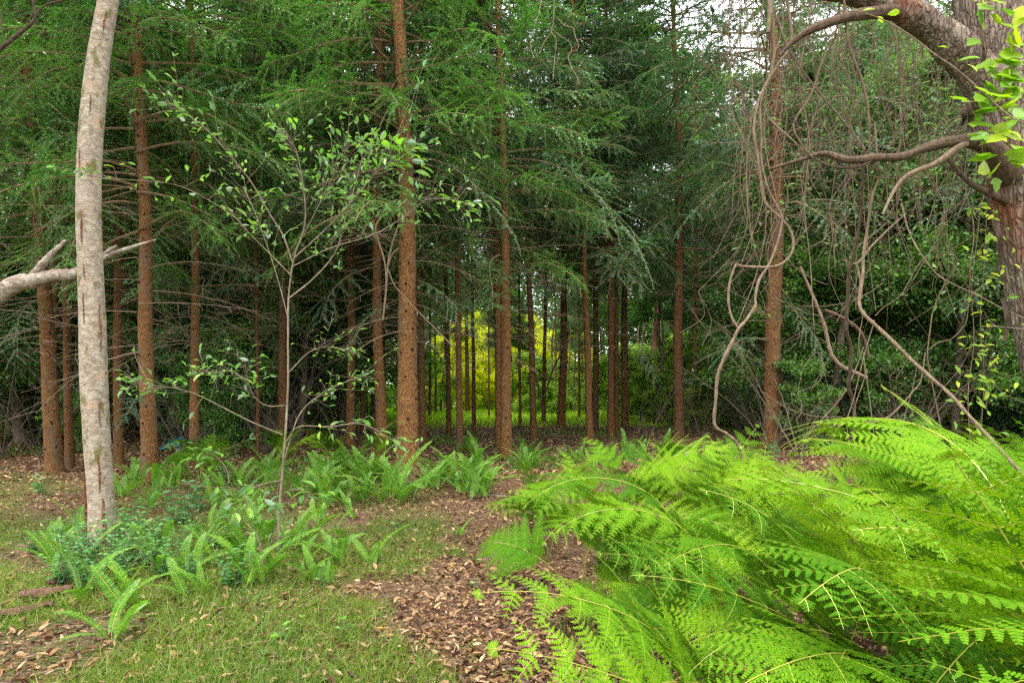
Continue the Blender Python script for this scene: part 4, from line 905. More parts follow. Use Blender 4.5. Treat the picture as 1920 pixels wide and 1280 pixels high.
# ------------------------------------------------------------------ lianas on the right
LG = 'lianas hanging on the right'
Yl = 5.4
def w(pts, ww, Y): 
    n = len(pts); ww = [ww] * n if not isinstance(ww, (list, tuple)) else list(np.interp(np.linspace(0, 1, n), np.linspace(0, 1, len(ww)), ww))
    Y = [Y] * n if not isinstance(Y, (list, tuple)) else list(np.interp(np.linspace(0, 1, n), np.linspace(0, 1, len(Y)), Y))
    return [(p[0], p[1], q, z) for p, q, z in zip(pts, ww, Y)]
traced('liana', 'long looping tan liana with a square bend, before the thick right pine', 'liana', [
    w([(1470, -60), (1476, 0), (1484, 60), (1480, 92), (1461, 118), (1445, 144), (1428, 175), (1418, 208), (1414, 249), (1420, 289), (1427, 336), (1434, 378), (1462, 408), (1481, 430), (1488, 457), (1481, 480), (1461, 497), (1431, 501), (1391, 499), (1380, 497), (1369, 527), (1366, 564), (1372, 595), (1384, 615)], [8, 9, 8, 7], Yl),
    w([(1455, -60), (1447, 10), (1450, 60), (1452, 100), (1446, 140), (1430, 178), (1425, 208), (1428, 255), (1428, 302), (1441, 356), (1465, 403), (1462, 440), (1445, 490), (1424, 524), (1416, 558), (1416, 574), (1398, 601), (1384, 618), (1371, 645), (1354, 679), (1345, 709), (1342, 749), (1340, 796), (1361, 812), (1381, 830), (1391, 860), (1396, 930)], [14, 7, 6, 7, 9, 11, 9, 9], [5.4, 5.4, 5.4, 5.6])], 'liana', LG)
traced('liana', 'thick pale stub of vine hanging from the top above the looping liana', 'liana', [w([(1444, -40), (1444, 10), (1442, 40), (1440, 62)], [16, 15, 13, 9], 5.3)], 'grey_bark', LG)
traced('liana', 'long liana falling straight then running diagonally down to the right', 'liana', [
    w([(1640, 230), (1646, 309), (1649, 329), (1636, 370), (1626, 430), (1619, 480), (1618, 514), (1611, 564), (1619, 588), (1643, 611), (1676, 642), (1713, 679), (1747, 709), (1784, 742), (1817, 779), (1851, 816), (1885, 853), (1925, 900), (1990, 990)], [6, 8, 10, 12, 12, 12, 11], [4.7, 5.0, 4.9, 4.6, 4.3])], 'liana', LG)
traced('liana', 'upright knotted brown liana left of the diagonal one', 'liana', [
    w([(1618, 290), (1617, 340), (1615, 380), (1610, 430), (1602, 470), (1592, 511), (1589, 564), (1587, 618), (1596, 652), (1594, 692), (1591, 726), (1599, 752), (1602, 800), (1590, 845), (1570, 890), (1560, 960)], [9, 10, 11, 11, 12, 12, 10], [4.8, 5.4, 5.9])], 'liana_dark', LG)
traced('liana', 'low hooked tan liana curving under the upright one', 'liana', [
    w([(1556, 960), (1558, 880), (1562, 825), (1576, 796), (1602, 790), (1639, 791), (1666, 781), (1690, 759), (1713, 732), (1727, 712), (1735, 660)], [7, 6, 6, 4], 5.6)], 'liana', LG)
traced('liana', 'thick curved brown liana in the shade behind the upright one', 'liana', [
    w([(1500, 500), (1518, 541), (1532, 574), (1545, 608), (1552, 638), (1559, 665), (1576, 685), (1596, 695), (1625, 708)], [8, 10, 13, 12], 11.5)], 'liana', LG)
traced('liana', 'dark arching liana above the thick curved one', 'liana', [w([(1545, 581), (1571, 591), (1599, 608), (1619, 632), (1630, 670)], 10, 11.5)], 'liana_dark', LG)
traced('liana', 'thin pale liana drooping across to the shaggy trunk', 'liana', [w([(1690, 380), (1703, 430), (1723, 470), (1754, 511), (1784, 531), (1834, 554), (1885, 581), (1940, 605)], 4.5, [5.2, 4.6])], 'liana', LG)
traced('liana', 'thin twin stemmed liana between the diagonal one and the shaggy trunk', 'liana', [
    w([(1772, 430), (1780, 460), (1794, 494), (1767, 541), (1750, 581), (1744, 618), (1739, 665), (1744, 700), (1760, 780), (1775, 860)], 4, 5.6), w([(1820, 500), (1814, 591), (1804, 615), (1784, 635), (1760, 642), (1742, 655)], 3.5, 5.6)], 'liana', LG)
traced('liana', 'straight slanting brown liana high on the right', 'liana', [w([(1455, 30), (1482, 97), (1529, 165), (1582, 228), (1623, 282)], 6, [4.9, 4.65])], 'liana_dark', LG)
traced('liana', 'curved brown liana dropping from the arching limb to the horizontal limb', 'liana', [w([(1582, -20), (1584, 17), (1592, 84), (1616, 151), (1629, 218), (1630, 290)], 7.5, [4.75, 4.62])], 'liana_dark', LG)
traced('liana', 'kinked dark liana left of the curved brown one', 'liana', [w([(1575, -10), (1566, 67), (1540, 121), (1520, 180), (1488, 232), (1502, 269), (1522, 295)], 6, [4.8, 4.65])], 'liana_dark', LG)
traced('liana', 'short pale liana joining the horizontal limb from the left', 'liana', [w([(1440, 220), (1460, 240), (1495, 271), (1518, 293)], 5, 4.7)], 'liana', LG)
traced('liana', 'thin brown liana curving down from the horizontal limb', 'liana', [w([(1606, 306), (1576, 349), (1555, 386), (1560, 430), (1566, 500)], 4, 4.7)], 'liana_dark', LG)
traced('liana', 'forked thin liana at mid height left of the diagonal one', 'liana', [w([(1700, 400), (1666, 430), (1633, 463), (1606, 494), (1578, 487)], [4, 7, 8, 5], 5.2), w([(1606, 494), (1612, 520), (1616, 560)], 6, 5.1)], 'liana', LG)
traced('liana', 'long thin straight stem slanting up behind the hooked liana', 'liana', [w([(1480, 850), (1495, 833), (1540, 787), (1582, 739), (1605, 690), (1619, 650)], 3.2, 5.8)], 'liana', LG)
traced('liana', 'pale thin stem slanting across the dark trunk', 'liana', [w([(1618, 660), (1624, 700), (1632, 760), (1640, 826)], 3.2, 6.0)], 'grey_bark', LG)
traced('liana', 'coiled tangle of thin vines beside the upright liana', 'liana', [w([(1640, 600), (1622, 660), (1612, 700), (1600, 750), (1588, 790), (1592, 830), (1590, 870)], 3, 5.4), w([(1618, 590), (1610, 650), (1622, 700), (1604, 760), (1600, 820)], 2.5, 5.4), w([(1500, 700), (1530, 660), (1545, 690), (1530, 720), (1495, 735)], 2.2, 8)], 'liana', LG)
traced('liana', 'tangled curly tendrils dangling at the top right of centre', 'liana', [
    w([(1020, -30), (1010, 25), (998, 65), (995, 88), (1002, 110)], 2.2, 6.5), w([(1040, -30), (1038, 40), (1034, 60), (1043, 75), (1040, 110), (1037, 150)], 2.4, 6.5),
    w([(1047, 36), (1058, 48), (1074, 53), (1079, 70), (1085, 86), (1080, 95), (1070, 98), (1066, 110), (1073, 130), (1082, 145), (1086, 158), (1080, 156)], 2.4, 6.5), w([(1035, 60), (1020, 80), (1012, 100), (1000, 98)], 2, 6.5), w([(1034, 55), (1048, 66), (1068, 80), (1072, 96)], 2, 6.5)], 'liana', LG)
# fine hanging vines
r = np.random.default_rng(620)
hv = []
words = ['over the looping liana', 'right of the looping liana', 'left of the curved brown liana', 'under the arching limb', 'right of the curved brown liana', 'between limb and shaggy trunk']
for i in range(96):
    px = 1350 + 480 * (i + r.random()) / 96; y0 = -80; y1 = r.uniform(120, 620); Y = r.uniform(5.2, 9); q = [(px, y0)]
    m = int(r.integers(5, 10))
    for j in range(1, m): q.append((px + r.normal(0, 16) + r.normal(0, 12) * j * .4, y0 + (y1 - y0) * j / (m - 1)))
    br = [w(q, r.uniform(.9, 2.2), Y)]
    for b in range(5):
        s0 = q[int(r.integers(1, m))]; br.append(w([s0, (s0[0] + r.normal(0, 25), s0[1] + r.uniform(20, 60)), (s0[0] + r.normal(0, 40), s0[1] + r.uniform(60, 130))], .9, Y))
    o = traced('hanging_vine', 'x', 'vine', br, 'liana' if i % 3 else 'liana_dark', 'thin vines hanging among the lianas', 4, .05, k=5); count_later(o, 'hv', 'the nearer curtain of vines' if Y < 7 else 'the farther curtain of vines', ('long' if y1 > 420 else 'medium length' if y1 > 260 else 'short') + ' thin hanging vine')
# thin bare sticks weaving through
for i in range(16):
    px = 1480 + 420 * r.random(); py = r.uniform(80, 760); a = r.uniform(0, 3.14); L = r.uniform(70, 220); Y = r.uniform(5.5, 9)
    q = [(px + L * (t - .5) * cos(a) + r.normal(0, 4), py + L * (t - .5) * sin(a) * .8 + 18 * sin(t * 3)) for t in np.linspace(0, 1, 6)]
    o = traced('vine_twig', 'x', 'twig', [w(q, 2.0, Y)], 'liana', 'thin twigs slanting among the lianas', 4, k=5); count_later(o, 'vt', 'the twigs crossing the lianas', 'thin slanting bare twig')

# leafless brushwood filling the shade between the trunks
def dry_mesh(seed):
    r = np.random.default_rng(seed); g = Geo(); k = 7; u = np.linspace(0, 1, k)[:, None]
    for i in range(6):
        a = r.uniform(0, 6.28); h = r.uniform(1.2, 3.4); d = norm(np.array([cos(a) * .5, sin(a) * .5, 1.0]))
        c = d * u * h + np.array([cos(a), sin(a), -.3]) * u ** 2 * h * r.uniform(0, .4) + r.normal(0, .04, (k, 3)) * u
        tubes(g, c[None], np.linspace(.014, .003, k)[None], 5)
        for j in range(9):
            s_ = r.uniform(.2, 1); p = np.array([np.interp(s_, u[:, 0], c[:, m]) for m in range(3)]); e = norm(d * .5 + r.normal(0, .7, 3)); l_ = r.uniform(.3, .9)
            tubes(g, (p + e * u * l_ + r.normal(0, .02, (k, 3)) * u)[None], np.linspace(.005, .0018, k)[None], 3)
    return g.mesh('dry_shrub', MT['dry_wood'])
DM = [dry_mesh(701), dry_mesh(702), dry_mesh(703)]
r = np.random.default_rng(700)
for i in range(75):
    px = r.uniform(-40, 690) if i % 2 else r.uniform(1190, 1900); Y = r.uniform(14.5, 25); x = (px - 960) / F * Y
    if Y < 19 and 560 < px < 1420: continue
    o = obj('dry_shrub', DM[i % 3], None, (x, Y, float(gz(x, Y)))); q = r.uniform(.7, 1.3); o.scale = (q, q, q); o.rotation_euler = (0, 0, r.uniform(0, 6.28))
    tag(o, 'x', 'shrub', 'leafless brushwood between the trunks'); count_later(o, 'dry', 'the nearer brushwood' if Y < 19 else 'the farther brushwood', 'leafless grey brown shrub')
# dark old trunks behind the lianas
def plain_tree(px, by, wd, lean, label, mat, top=9.0, crown=1, name='old_tree', bend=6, leafy=True):
    x, y = G(px, by); z = float(gz(x, y)); root = empty(name, (x, y, z)); tag(root, label, 'tree'); g = Geo(); r_ = np.random.default_rng(abs(int(px)))
    t = np.linspace(-.02, 1, 40); R0 = wd * y / F / 2; X = lean / 400 * top * t + R0 * bend * .05 * np.sin(t * 7 + px)
    tubes(g, np.stack([X - X[1], 0 * t, top * t], -1)[None], (R0 * (1.25 * np.exp(-np.clip(t, 0, 1) / .03) * .25 + 1 - .55 * t))[None], 14, noise=.07, r=r_)
    obj('trunk', g.mesh('trunk', MT[mat], True), root)
    if leafy:
        c = obj('crown', BT[crown][1], root); c.scale = (.55, .55, .5); c.location = (X[-1] - X[1], 0, top * .62)
    return root
plain_tree(1495, 812, 28, 5, 'papery brown old trunk wrapped in vines, left of the dark trunks', 'liana_dark')
plain_tree(1540, 815, 26, -3, 'dark old trunk second right of the thick orange pine', 'dark_bark')
plain_tree(1632, 822, 34, 4, 'nearly black old trunk directly behind the upright liana', 'dark_bark')
plain_tree(1722, 800, 12, -2, 'thin dark trunk under the diagonal liana', 'dark_bark')
plain_tree(1851, 800, 7, 2, 'thin dark stem left of the shaggy trunk', 'dark_bark')
plain_tree(1233, 780, 15, -2, 'pinkish red gum trunk beside the clean orange pine', 'red_bark')
plain_tree(1780, 795, 10, 6, 'slender leaning dark stem between diagonal liana and shaggy trunk', 'dark_bark')
r = np.random.default_rng(630)
for i, (px, by, wd) in enumerate([(1244, 787, 5), (1030, 776, 5), (1128, 774, 4), (1070, 772, 4), (960, 774, 4), (830, 772, 5), (610, 790, 6), (640, 780, 7), (420, 800, 7), (450, 790, 6), (310, 800, 7), (180, 800, 8), (30, 810, 12), (60, 800, 8), (1400, 790, 6), (1660, 795, 8), (1690, 790, 6), (1200, 772, 5), (590, 776, 5), (750, 776, 6), (250, 790, 6), (395, 792, 6), (1820, 792, 8), (1885, 800, 9)] + [(r.uniform(-20, 680), r.uniform(786, 815), r.uniform(5, 9)) for _ in range(16)] + [(r.uniform(1190, 1900), r.uniform(786, 812), r.uniform(5, 9)) for _ in range(16)] + [(r.uniform(790, 1230), r.uniform(769, 778), r.uniform(3, 5)) for _ in range(12)]):
    o = plain_tree(px, by, wd, r.normal(0, 12), 'x', 'grey_bark', 7, crown=i % 3, name='young_tree', bend=18, leafy=(i % 2 == 0)); o['group'] = 'thin young trees in the shade'; count_later(o, 'young', 'the thin stems behind the pines', 'thin grey stemmed young tree')
plain_tree(-90, 1010, 60, -4, 'dark trunk just beyond the left edge holding thin bare limbs', 'dark_bark', 9, 1)
traced('fork_stem', 'forked thin grey stem beside the thin grey brown pine in the clearing', 'sapling', [w([(1022, 798), (1016, 760), (1008, 720), (1000, 690), (994, 660), (990, 640)], 4, 29.5), w([(1020, 745), (1034, 700), (1050, 665), (1056, 640)], 3.5, 29.5)], 'grey_bark')
traced('bare_branch', 'dark forked branch reaching in at the top left corner', 'branch', [w([(-120, 200), (-40, 120), (0, 92), (30, 68), (55, 48), (66, 30), (62, 0), (60, -40)], [14, 10, 7, 6], 6), w([(66, 30), (85, 10), (120, 0), (150, -15)], 4, 6), w([(10, 86), (4, 60), (0, 20)], 2.5, 6)], 'dark_bark')

# ------------------------------------------------------------------ leafy sapling in front
def leafy_twig(root_pts, strands, leaf_groups, name, label, cat, leaf, bark, seed, ls):
    """strands in px; leaf_groups: list of (strand index, from, to, number)"""
    r = np.random.default_rng(seed); cs = [curve_px(s, 7) for s in strands]; base = cs[0][0][0].copy()
    root = empty(name, tuple(base)); tag(root, label, cat)
    cs = [(c, q * .75) for c, q in cs]; g = Geo(); C0, R0 = cs[0]; tubes(g, (C0 - base)[None], R0[None], 8, noise=.04, r=r); obj('stem', g.mesh('stem', MT[bark], True), root)
    for C, R in cs[1:]:
        g = Geo(); tubes(g, (C - base)[None], R[None], 5, noise=.04, r=r); obj('twig', g.mesh('twig', MT[bark], True), root)
    # fine side twigs
    fine = []
    for (si, a, b, n, l0) in leaf_groups:
        C, R = cs[si]; u = np.linspace(0, 1, len(C))
        for _ in range(max(2, n // 3)):
            s_ = r.uniform(max(.1, a - .15), b); p = np.array([np.interp(s_, u, C[:, j]) for j in range(3)]) - base; t_ = norm(np.array([np.interp(s_, u, np.gradient(C[:, j])) for j in range(3)]))
            d_ = norm(t_ * .6 + r.normal(0, .6, 3)); l_ = r.uniform(.15, .5) * (l0 / .08); v_ = np.linspace(0, 1, 5)[:, None]
            fine.append(p + d_ * v_ * l_ + np.array([0, 0, .12 * l_]) * v_ ** 2 + r.normal(0, .008, (5, 3)) * v_)
    g = Geo(); tubes(g, np.array(fine), np.full((len(fine), 5), .0017), 4); tw_ = obj('twiglets', g.mesh('twiglets', MT[bark], True), root); tw_['kind'] = 'stuff'
    n_leaf = 0
    fol = Geo()
    for (si, a, b, n, l0) in leaf_groups:
        C, R = cs[si]; u = np.linspace(0, 1, len(C)); T = norm(np.gradient(C, axis=0))
        n = int(n * 2.3); s = np.sort(r.uniform(a, b, n)); q = np.stack([np.interp(s, u, C[:, j]) for j in range(3)], -1) - base; t = norm(np.stack([np.interp(s, u, T[:, j]) for j in range(3)], -1))
        sv = norm(np.cross(t, [0, 0, 1.])) * np.where(np.arange(n) % 2, 1, -1)[:, None]
        # short side twiglets spread the leaves
        off = sv * r.uniform(0, .22, (n, 1)) + t * r.uniform(0, .1, (n, 1)) + r.normal(0, .06, (n, 3)) * np.array([1, 1.6, 1]); d = norm(t * .7 + sv * .8 + r.normal(0, .35, (n, 3)) + np.array([0, 0, -.15])); up = norm(np.array([0, 0, 1.]) + r.normal(0, .45, (n, 3)))
        l = l0 * r.uniform(.6, 1.25, n)
        tubes(fol, np.stack([q, q + off * .6, q + off], 1), np.full((n, 3), .0012), 3, 1)
        inst(fol, LEAF_V, LEAF_F, frames(d, up, l, l * .42), q + off)
    fa = np.array(fine); m_ = len(fa) * 4; kk = r.integers(0, len(fa), m_); uu = r.integers(2, 5, m_); q = fa[kk, uu]
    l = leaf_groups[0][4] * r.uniform(.5, 1.15, m_); d = norm(fa[kk, 4] - fa[kk, 0]); d = norm(d + r.normal(0, .6, d.shape))
    inst(fol, LEAF_V, LEAF_F, frames(d, norm(np.array([0, 0, 1.]) + r.normal(0, .5, d.shape)), l, l * .42), q)
    f = obj('leaves', fol.mesh('leaves', [leaf, MT[bark]]), root); f['kind'] = 'stuff'
    return root
S = 6.0
strands = [
 w([(522, 1045), (524, 960), (530, 880), (536, 800), (540, 720), (540, 640), (541, 560), (548, 500), (555, 470)], [9, 7, 6, 5, 4], S),
 w([(555, 470), (570, 430), (572, 380), (560, 300), (545, 262), (520, 240)], [5, 2], [S, 5.7]),                       # 1 up
 w([(548, 490), (530, 440), (505, 400), (470, 340), (430, 290), (385, 240), (345, 212), (312, 188)], [5, 2.5], [S, 5.5]),   # 2 to upper left
 w([(550, 485), (600, 440), (650, 390), (700, 330), (735, 300), (760, 285)], [5, 2], [S, 5.6]),                         # 3 upper right
 w([(541, 560), (590, 520), (630, 470), (650, 400), (665, 350), (680, 300), (700, 275)], [5, 2], [S, 6.2]),             # 4
 w([(545, 515), (500, 470), (470, 440), (430, 400), (340, 350), (250, 338), (190, 335)], [4, 1.6], [S, 5.6]),           # 5 left low
 w([(548, 500), (620, 465), (700, 440), (760, 405), (800, 375), (850, 375), (885, 385)], [4, 1.6], [S, 5.4]),           # 6 right
 w([(530, 815), (470, 790), (415, 762), (370, 740), (330, 728), (285, 722), (255, 716)], [5, 2], [S, 5.5]),             # 7 lower left long
 w([(535, 760), (500, 760), (475, 740), (462, 700), (460, 670)], [4, 1.8], [S, 5.7]),                                   # 8
 w([(462, 712), (430, 695), (400, 700), (380, 690)], [3, 1.5], 5.7),                                                    # 9
 w([(533, 860), (560, 780), (600, 740), (650, 715), (690, 700)], [4, 1.6], [S, 6.3]),                                   # 10
 w([(535, 830), (560, 800), (620, 800), (680, 795), (745, 830)], [3.5, 1.5], [S, 5.8]),                                 # 11
 w([(541, 600), (520, 520), (490, 430), (470, 380), (455, 350)], [3, 1.3], [S, 6.2]),                                   # 12
 w([(530, 900), (500, 905), (475, 915), (455, 935)], [3, 1.5], [S, 5.7]),                                               # 13
 w([(528, 930), (545, 918), (570, 920), (590, 940)], [3, 1.5], [S, 5.6]),                                               # 14
 w([(548, 480), (590, 400), (620, 340), (640, 300), (655, 270)], [3, 1.4], [S, 5.8]),                                   # 15
 w([(540, 700), (580, 660), (620, 650), (660, 660)], [3, 1.3], [S, 6.2])]                                               # 16
lg_ = [(1, .3, 1, 26, .075), (2, .45, 1, 26, .075), (3, .3, 1, 34, .085), (3, .8, 1, 12, .14), (4, .3, 1, 40, .07), (5, .3, 1, 18, .075), (6, .4, 1, 26, .08), (7, .55, 1, 14, .075), (7, .9, 1, 5, .08), (8, .5, 1, 16, .07), (9, .3, 1, 14, .085),
       (10, .4, 1, 22, .07), (11, .4, 1, 14, .085), (12, .4, 1, 20, .07), (13, .5, 1, 5, .13), (14, .3, 1, 6, .14), (15, .3, 1, 34, .075), (16, .4, 1, 16, .07)]
leafy_twig(None, strands, lg_, 'leafy_sapling', 'slender sapling with pale twigs and broad oval leaves left of centre', 'sapling', MT['sapling_leaf'], 'grey_bark', 640, .08)
# second bare stem by the foot of the sapling
leafy_twig(None, [w([(497, 1085), (492, 1040), (480, 1000), (458, 975), (462, 950)], [6, 2], 5.3), w([(494, 1060), (505, 1030), (512, 1000)], [4, 2], 5.3)], [(0, .7, 1, 5, .12), (1, .5, 1, 4, .10)],
           'young_sapling', 'short reddish stemmed shoot with two big pale leaves before the sapling', 'sapling', MT['sapling_leaf'], 'liana', 641, .1)
leafy_twig(None, [w([(430, 905), (425, 880), (410, 860), (395, 850), (375, 858)], [3, 1.5], 7), w([(425, 880), (428, 892), (430, 900)], 2, 7)], [(0, .4, 1, 9, .12)], 'young_sapling', 'small stem with silvery drooping leaves below the slim pine', 'sapling', MT['sapling_leaf'], 'liana', 642, .1)
# pale forked dead vine hung on the biggest pine
traced('dead_vine', 'pale forked dead vine hanging against the biggest pine', 'vine', [w([(745, 375), (728, 385), (712, 410), (704, 430), (712, 460), (722, 495), (724, 540), (718, 600)], 4, 11.5), w([(748, 420), (736, 455), (728, 490), (724, 540)], 3.5, 11.5), w([(748, 465), (735, 478), (727, 500)], 3, 11.5), w([(726, 500), (740, 535), (762, 560), (790, 590), (850, 650)], 2.4, 11.5)], 'liana')

# ------------------------------------------------------------------ vine leaves on the shaggy trunk
LOBE_V = np.array([[0, 0, 0], [.28, .10, .03], [.55, .34, .0], [.34, .42, .04], [.26, .74, .0], [0, 1, -.08], [-.26, .74, 0], [-.34, .42, .04], [-.55, .34, 0], [-.28, .10, .03], [0, .4, -.04]])
LOBE_F = [[0, 1, 3, 10], [1, 2, 3, 3], [3, 4, 5, 10], [10, 5, 6, 7], [0, 10, 7, 9], [9, 7, 8, 8]]
LOBE_T = [[0, 1, 10], [1, 3, 10], [1, 2, 3], [3, 4, 10], [4, 5, 10], [5, 6, 10], [6, 7, 10], [7, 9, 10], [9, 0, 10], [7, 8, 9]]
def climbing_vine(label, stems, n, ls, seed, spread=.12, lobed=True, leaf='vine_leaf'):
    r = np.random.default_rng(seed); cs = [curve_px(s, 8) for s in stems]; base = cs[0][0][-1].copy(); root = empty('climbing_vine', tuple(base)); tag(root, label, 'vine')
    fol = Geo()
    for C, R in cs:
        g = Geo(); tubes(g, (C - base)[None], R[None], 5); obj('stem', g.mesh('stem', MT['liana']), root)
        m = n; s = r.uniform(0, 1, m); u = np.linspace(0, 1, len(C)); q = np.stack([np.interp(s, u, C[:, j]) for j in range(3)], -1) - base
        off = r.normal(0, spread, (m, 3)); off[:, 1] = -np.abs(off[:, 1]) * .6; d = norm(np.stack([r.normal(0, .8, m), r.normal(-.4, .4, m), r.normal(-.35, .35, m)], -1)); up = norm(np.array([0, -.9, .8]) + r.normal(0, .4, (m, 3)))
        l = ls * r.uniform(.6, 1.25, m)
        tubes(fol, np.stack([q, q + off * .6 + np.array([0, 0, .01]), q + off], 1), np.full((m, 3), .001), 3, 1)
        tv, tf = (LOBE_V, LOBE_T) if lobed else (LEAF_V, LEAF_F)
        inst(fol, tv, tf, frames(d, up, l, l * (.95 if lobed else .4)), q + off)
    f = obj('leaves', fol.mesh('leaves', [MT[leaf], MT['liana']]), root); f['kind'] = 'stuff'
climbing_vine('yellow green lobed vine climbing the upper shaggy trunk', [w([(1850, -60), (1845, 60), (1852, 140), (1838, 200), (1842, 280), (1850, 340)], 2.2, 4.35), w([(1930, 60), (1900, 110), (1885, 170), (1895, 230), (1905, 300), (1900, 345)], 2, 4.3)], 50, .14, 650, .09)
climbing_vine('thin twig with long leaves crossing before the shaggy trunk', [w([(1590, 22), (1610, 22), (1650, 35), (1700, 62), (1750, 100), (1800, 135), (1850, 180), (1900, 222), (1950, 240)], [2.4, 5], [4.4, 4.0])], 9, .11, 651, .04, False)
climbing_vine('hanging leafy vine in narrow sprays left of the shaggy trunk', [w([(1840, 380), (1832, 450), (1822, 540), (1826, 640), (1815, 740), (1822, 860)], 1.8, 4.9), w([(1850, 400), (1845, 500), (1838, 600), (1845, 700), (1840, 800)], 1.6, 4.9)], 60, .07, 652, .09, False)
for q_, (px_, Y_) in enumerate(((1500, 7.5), (1580, 8.5), (1660, 7), (1720, 8), (1400, 9), (1770, 6.5))):
    climbing_vine(['leafy green vine hanging right of the looping liana', 'leafy green vine hanging behind the kinked dark liana', 'leafy green vine hanging above the diagonal liana', 'leafy green vine hanging under the arching limb', 'leafy green vine hanging left of the looping liana', 'leafy green vine hanging near the shaggy trunk'][q_],
                  [w([(px_, -60), (px_ + 12, 60), (px_ - 10, 160), (px_ + 14, 260), (px_ + 4, 360), (px_ + 10, 430 + 40 * (q_ % 3))], 1.4, Y_), w([(px_ + 30, -60), (px_ + 20, 80), (px_ + 36, 200), (px_ + 22, 330)], 1.2, Y_)], 110, .075, 660 + q_, .18, False, 'broad_leaf')
traced('liana', 'thin white twig running level into the shaggy trunk', 'twig', [w([(1690, 290), (1740, 275), (1800, 264), (1860, 262), (1925, 258)], 1.6, 4.5), w([(1840, 612), (1870, 612), (1930, 618)], 3, 4.4), w([(1850, 600), (1868, 612)], 2, 4.4)], 'grey_bark', LG)

# ------------------------------------------------------------------ small things on the ground
def bark_piece(px, py, L, wd, rot, label):
    x, y = G(px, py); g = Geo(); n = 22; t = np.linspace(0, 1, n); r_ = np.random.default_rng(abs(int(px + py))); m = 9
    v = np.zeros((n, m, 3))
    for j in range(m):
        c = (j / (m - 1) - .5); ww = wd * (1 - .5 * np.abs(t - .45) ** 1.2) * (1 + r_.normal(0, .04, n))
        v[:, j, 0] = (t - .5) * L + r_.normal(0, .006, n); v[:, j, 1] = c * ww; v[:, j, 2] = .05 - .9 * wd * c * c + .015 * np.sin(t * 9 + j) + .012
    i = np.arange(n - 1)[:, None] * m + np.arange(m - 1)[None]; g.add(v.reshape(-1, 3), np.stack([i, i + 1, i + m + 1, i + m], -1).reshape(-1, 4))
    o = obj('fallen_bark', g.mesh('fallen_bark', MT['brown_bark_piece'], True), None, (x, y, float(gz(x, y)))); o.rotation_euler = (0, 0, rot); tag(o, label, 'bark')
    s = o.modifiers.new('thickness', 'SOLIDIFY'); s.thickness = .008
bark_piece(85, 1130, .34, .12, .5, 'curled red brown bark slab lying at the left edge below the seedlings')
bark_piece(35, 1165, .40, .07, .75, 'narrow dark bark strip pointing to the bottom left corner')
bark_piece(110, 1110, .16, .08, 1.3, 'small upright curled bark fragment beside the larger slab')
def stick(pts, wd, label, mat='liana'):
    s = []
    for px, py in pts:
        Y = CH * F / (py - HOR); s.append((px, py - 2, wd, Y))
    C, R = curve_px(s, 6); C[:, 2] = gz(C[:, 0], C[:, 1]) + R * 1.2 + .004; base = C[0].copy(); g = Geo(); tubes(g, (C - base)[None], R[None], 7, noise=.08, r=rng)
    tag(obj('fallen_stick', g.mesh('fallen_stick', MT[mat], True), None, tuple(base)), label, 'stick', 'sticks lying on the litter')
stick([(962, 1117), (985, 1108), (1008, 1098), (1022, 1092)], 7, 'tan forked stick across the path near the fern fringe')
stick([(225, 1099), (240, 1093), (262, 1087)], 5, 'short grey stick behind the lower left ferns')
stick([(355, 1025), (372, 1018), (392, 1006)], 5, 'dark stick leaning among the ferns right of the pale trunk', 'liana_dark')
stick([(400, 1232), (460, 1218), (500, 1212), (560, 1208)], 7, 'long brown stick in the grass at the bottom left', 'liana')
stick([(640, 1170), (672, 1182), (694, 1190)], 3, 'thin pale twig in the grass near the bottom', 'grey_bark')
stick([(880, 945), (920, 943), (950, 945)], 5, 'pale stick at the top of the path beside the fern tips', 'grey_bark')
stick([(60, 1275), (130, 1262), (190, 1258)], 4, 'thin stick at the bottom left corner', 'grey_bark')
stick([(0, 1010), (30, 1005), (62, 992)], 4, 'pale stick at the left edge', 'grey_bark')
stick([(880, 1150), (935, 1148), (970, 1146)], 4, 'dark twig across the middle of the path', 'liana_dark')
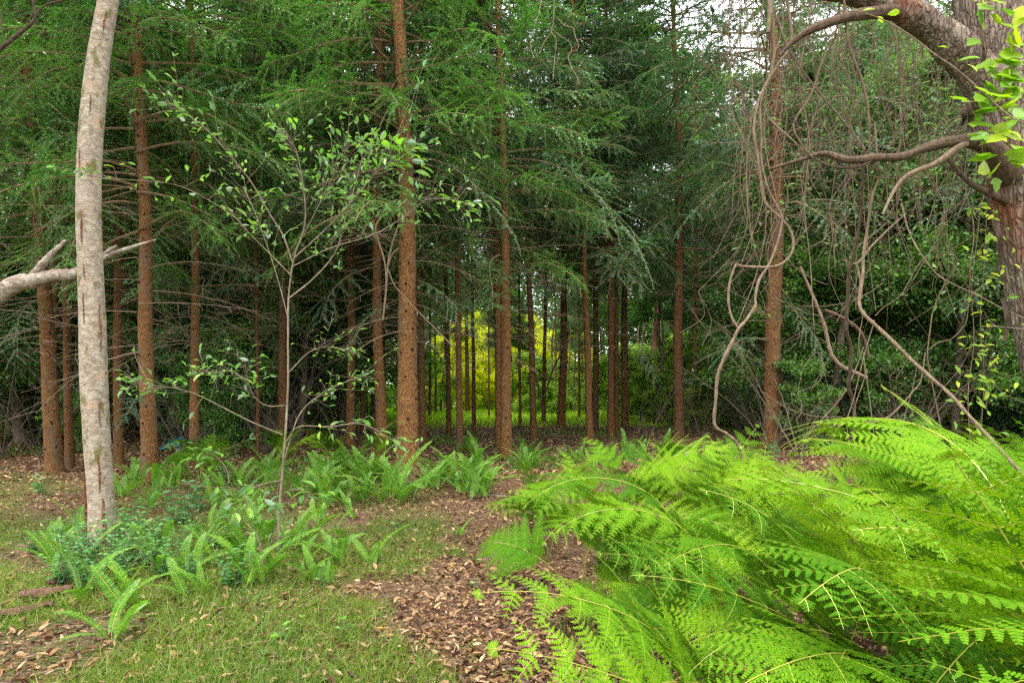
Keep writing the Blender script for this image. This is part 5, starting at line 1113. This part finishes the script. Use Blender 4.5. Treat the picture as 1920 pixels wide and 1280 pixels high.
stick([(1200, 838), (1260, 842), (1330, 835)], 4, 'dark fallen branch behind the bright ferns', 'liana_dark')

# teal tarpaulin over a pale box, far back at the left
def tarp():
    x, y = G(345, 862); y += 1.0; x = (345 - 960) / F * y; z = float(gz(x, y)); root = empty('covered_box', (x, y, z)); tag(root, 'small pale box half covered by a crumpled teal tarpaulin beside the slim pine', 'box')
    r_ = np.random.default_rng(9); g = Geo(); n, m = 24, 16; u, v = np.meshgrid(np.linspace(0, 1, n), np.linspace(0, 1, m))
    X = -.55 + u * .62; Yv = -.32 + v * .6; Z = .10 + .32 * np.sin(np.clip(u * 1.25, 0, 1) * pi / 2) * np.sin(pi * (.12 + .76 * v)) + .03 * np.sin(u * 13 + v * 7) + .02 * np.sin(v * 21)
    q = np.stack([X, Yv, Z], -1).reshape(-1, 3); i = np.arange(m - 1)[:, None] * n + np.arange(n - 1)[None]; g.add(q, np.stack([i, i + 1, i + n + 1, i + n], -1).reshape(-1, 4))
    m1, t, o = newmat('teal tarpaulin'); b = N(t, 'ShaderNodeBsdfPrincipled', Roughness=.4); nz = N(t, 'ShaderNodeTexNoise', Scale=6.0); rm = ramp(t, [(.4, (.004, .06, .075)), (.6, (.01, .14, .19))]); t.links.new(coords(t), nz.inputs['Vector']); t.links.new(nz.outputs[0], rm.inputs[0]); t.links.new(rm.outputs[0], b.inputs[0]); t.links.new(b.outputs[0], o.inputs[0])
    c = obj('tarpaulin', g.mesh('tarpaulin', m1, True), root); c.modifiers.new('thickness', 'SOLIDIFY').thickness = .01
    g = Geo(); bx = np.array([[sx * .17 + .06, sy * .2, sz] for sz in (0.0, .3) for sx, sy in ((-1, -1), (1, -1), (1, 1), (-1, 1))]); g.add(bx, [[0, 1, 5, 4], [1, 2, 6, 5], [2, 3, 7, 6], [3, 0, 4, 7], [4, 5, 6, 7], [3, 2, 1, 0]])
    o2 = obj('box', g.mesh('box', MT['bleached']), root); bv = o2.modifiers.new('bevel', 'BEVEL'); bv.width = .02; bv.segments = 2
tarp()

number_rows()
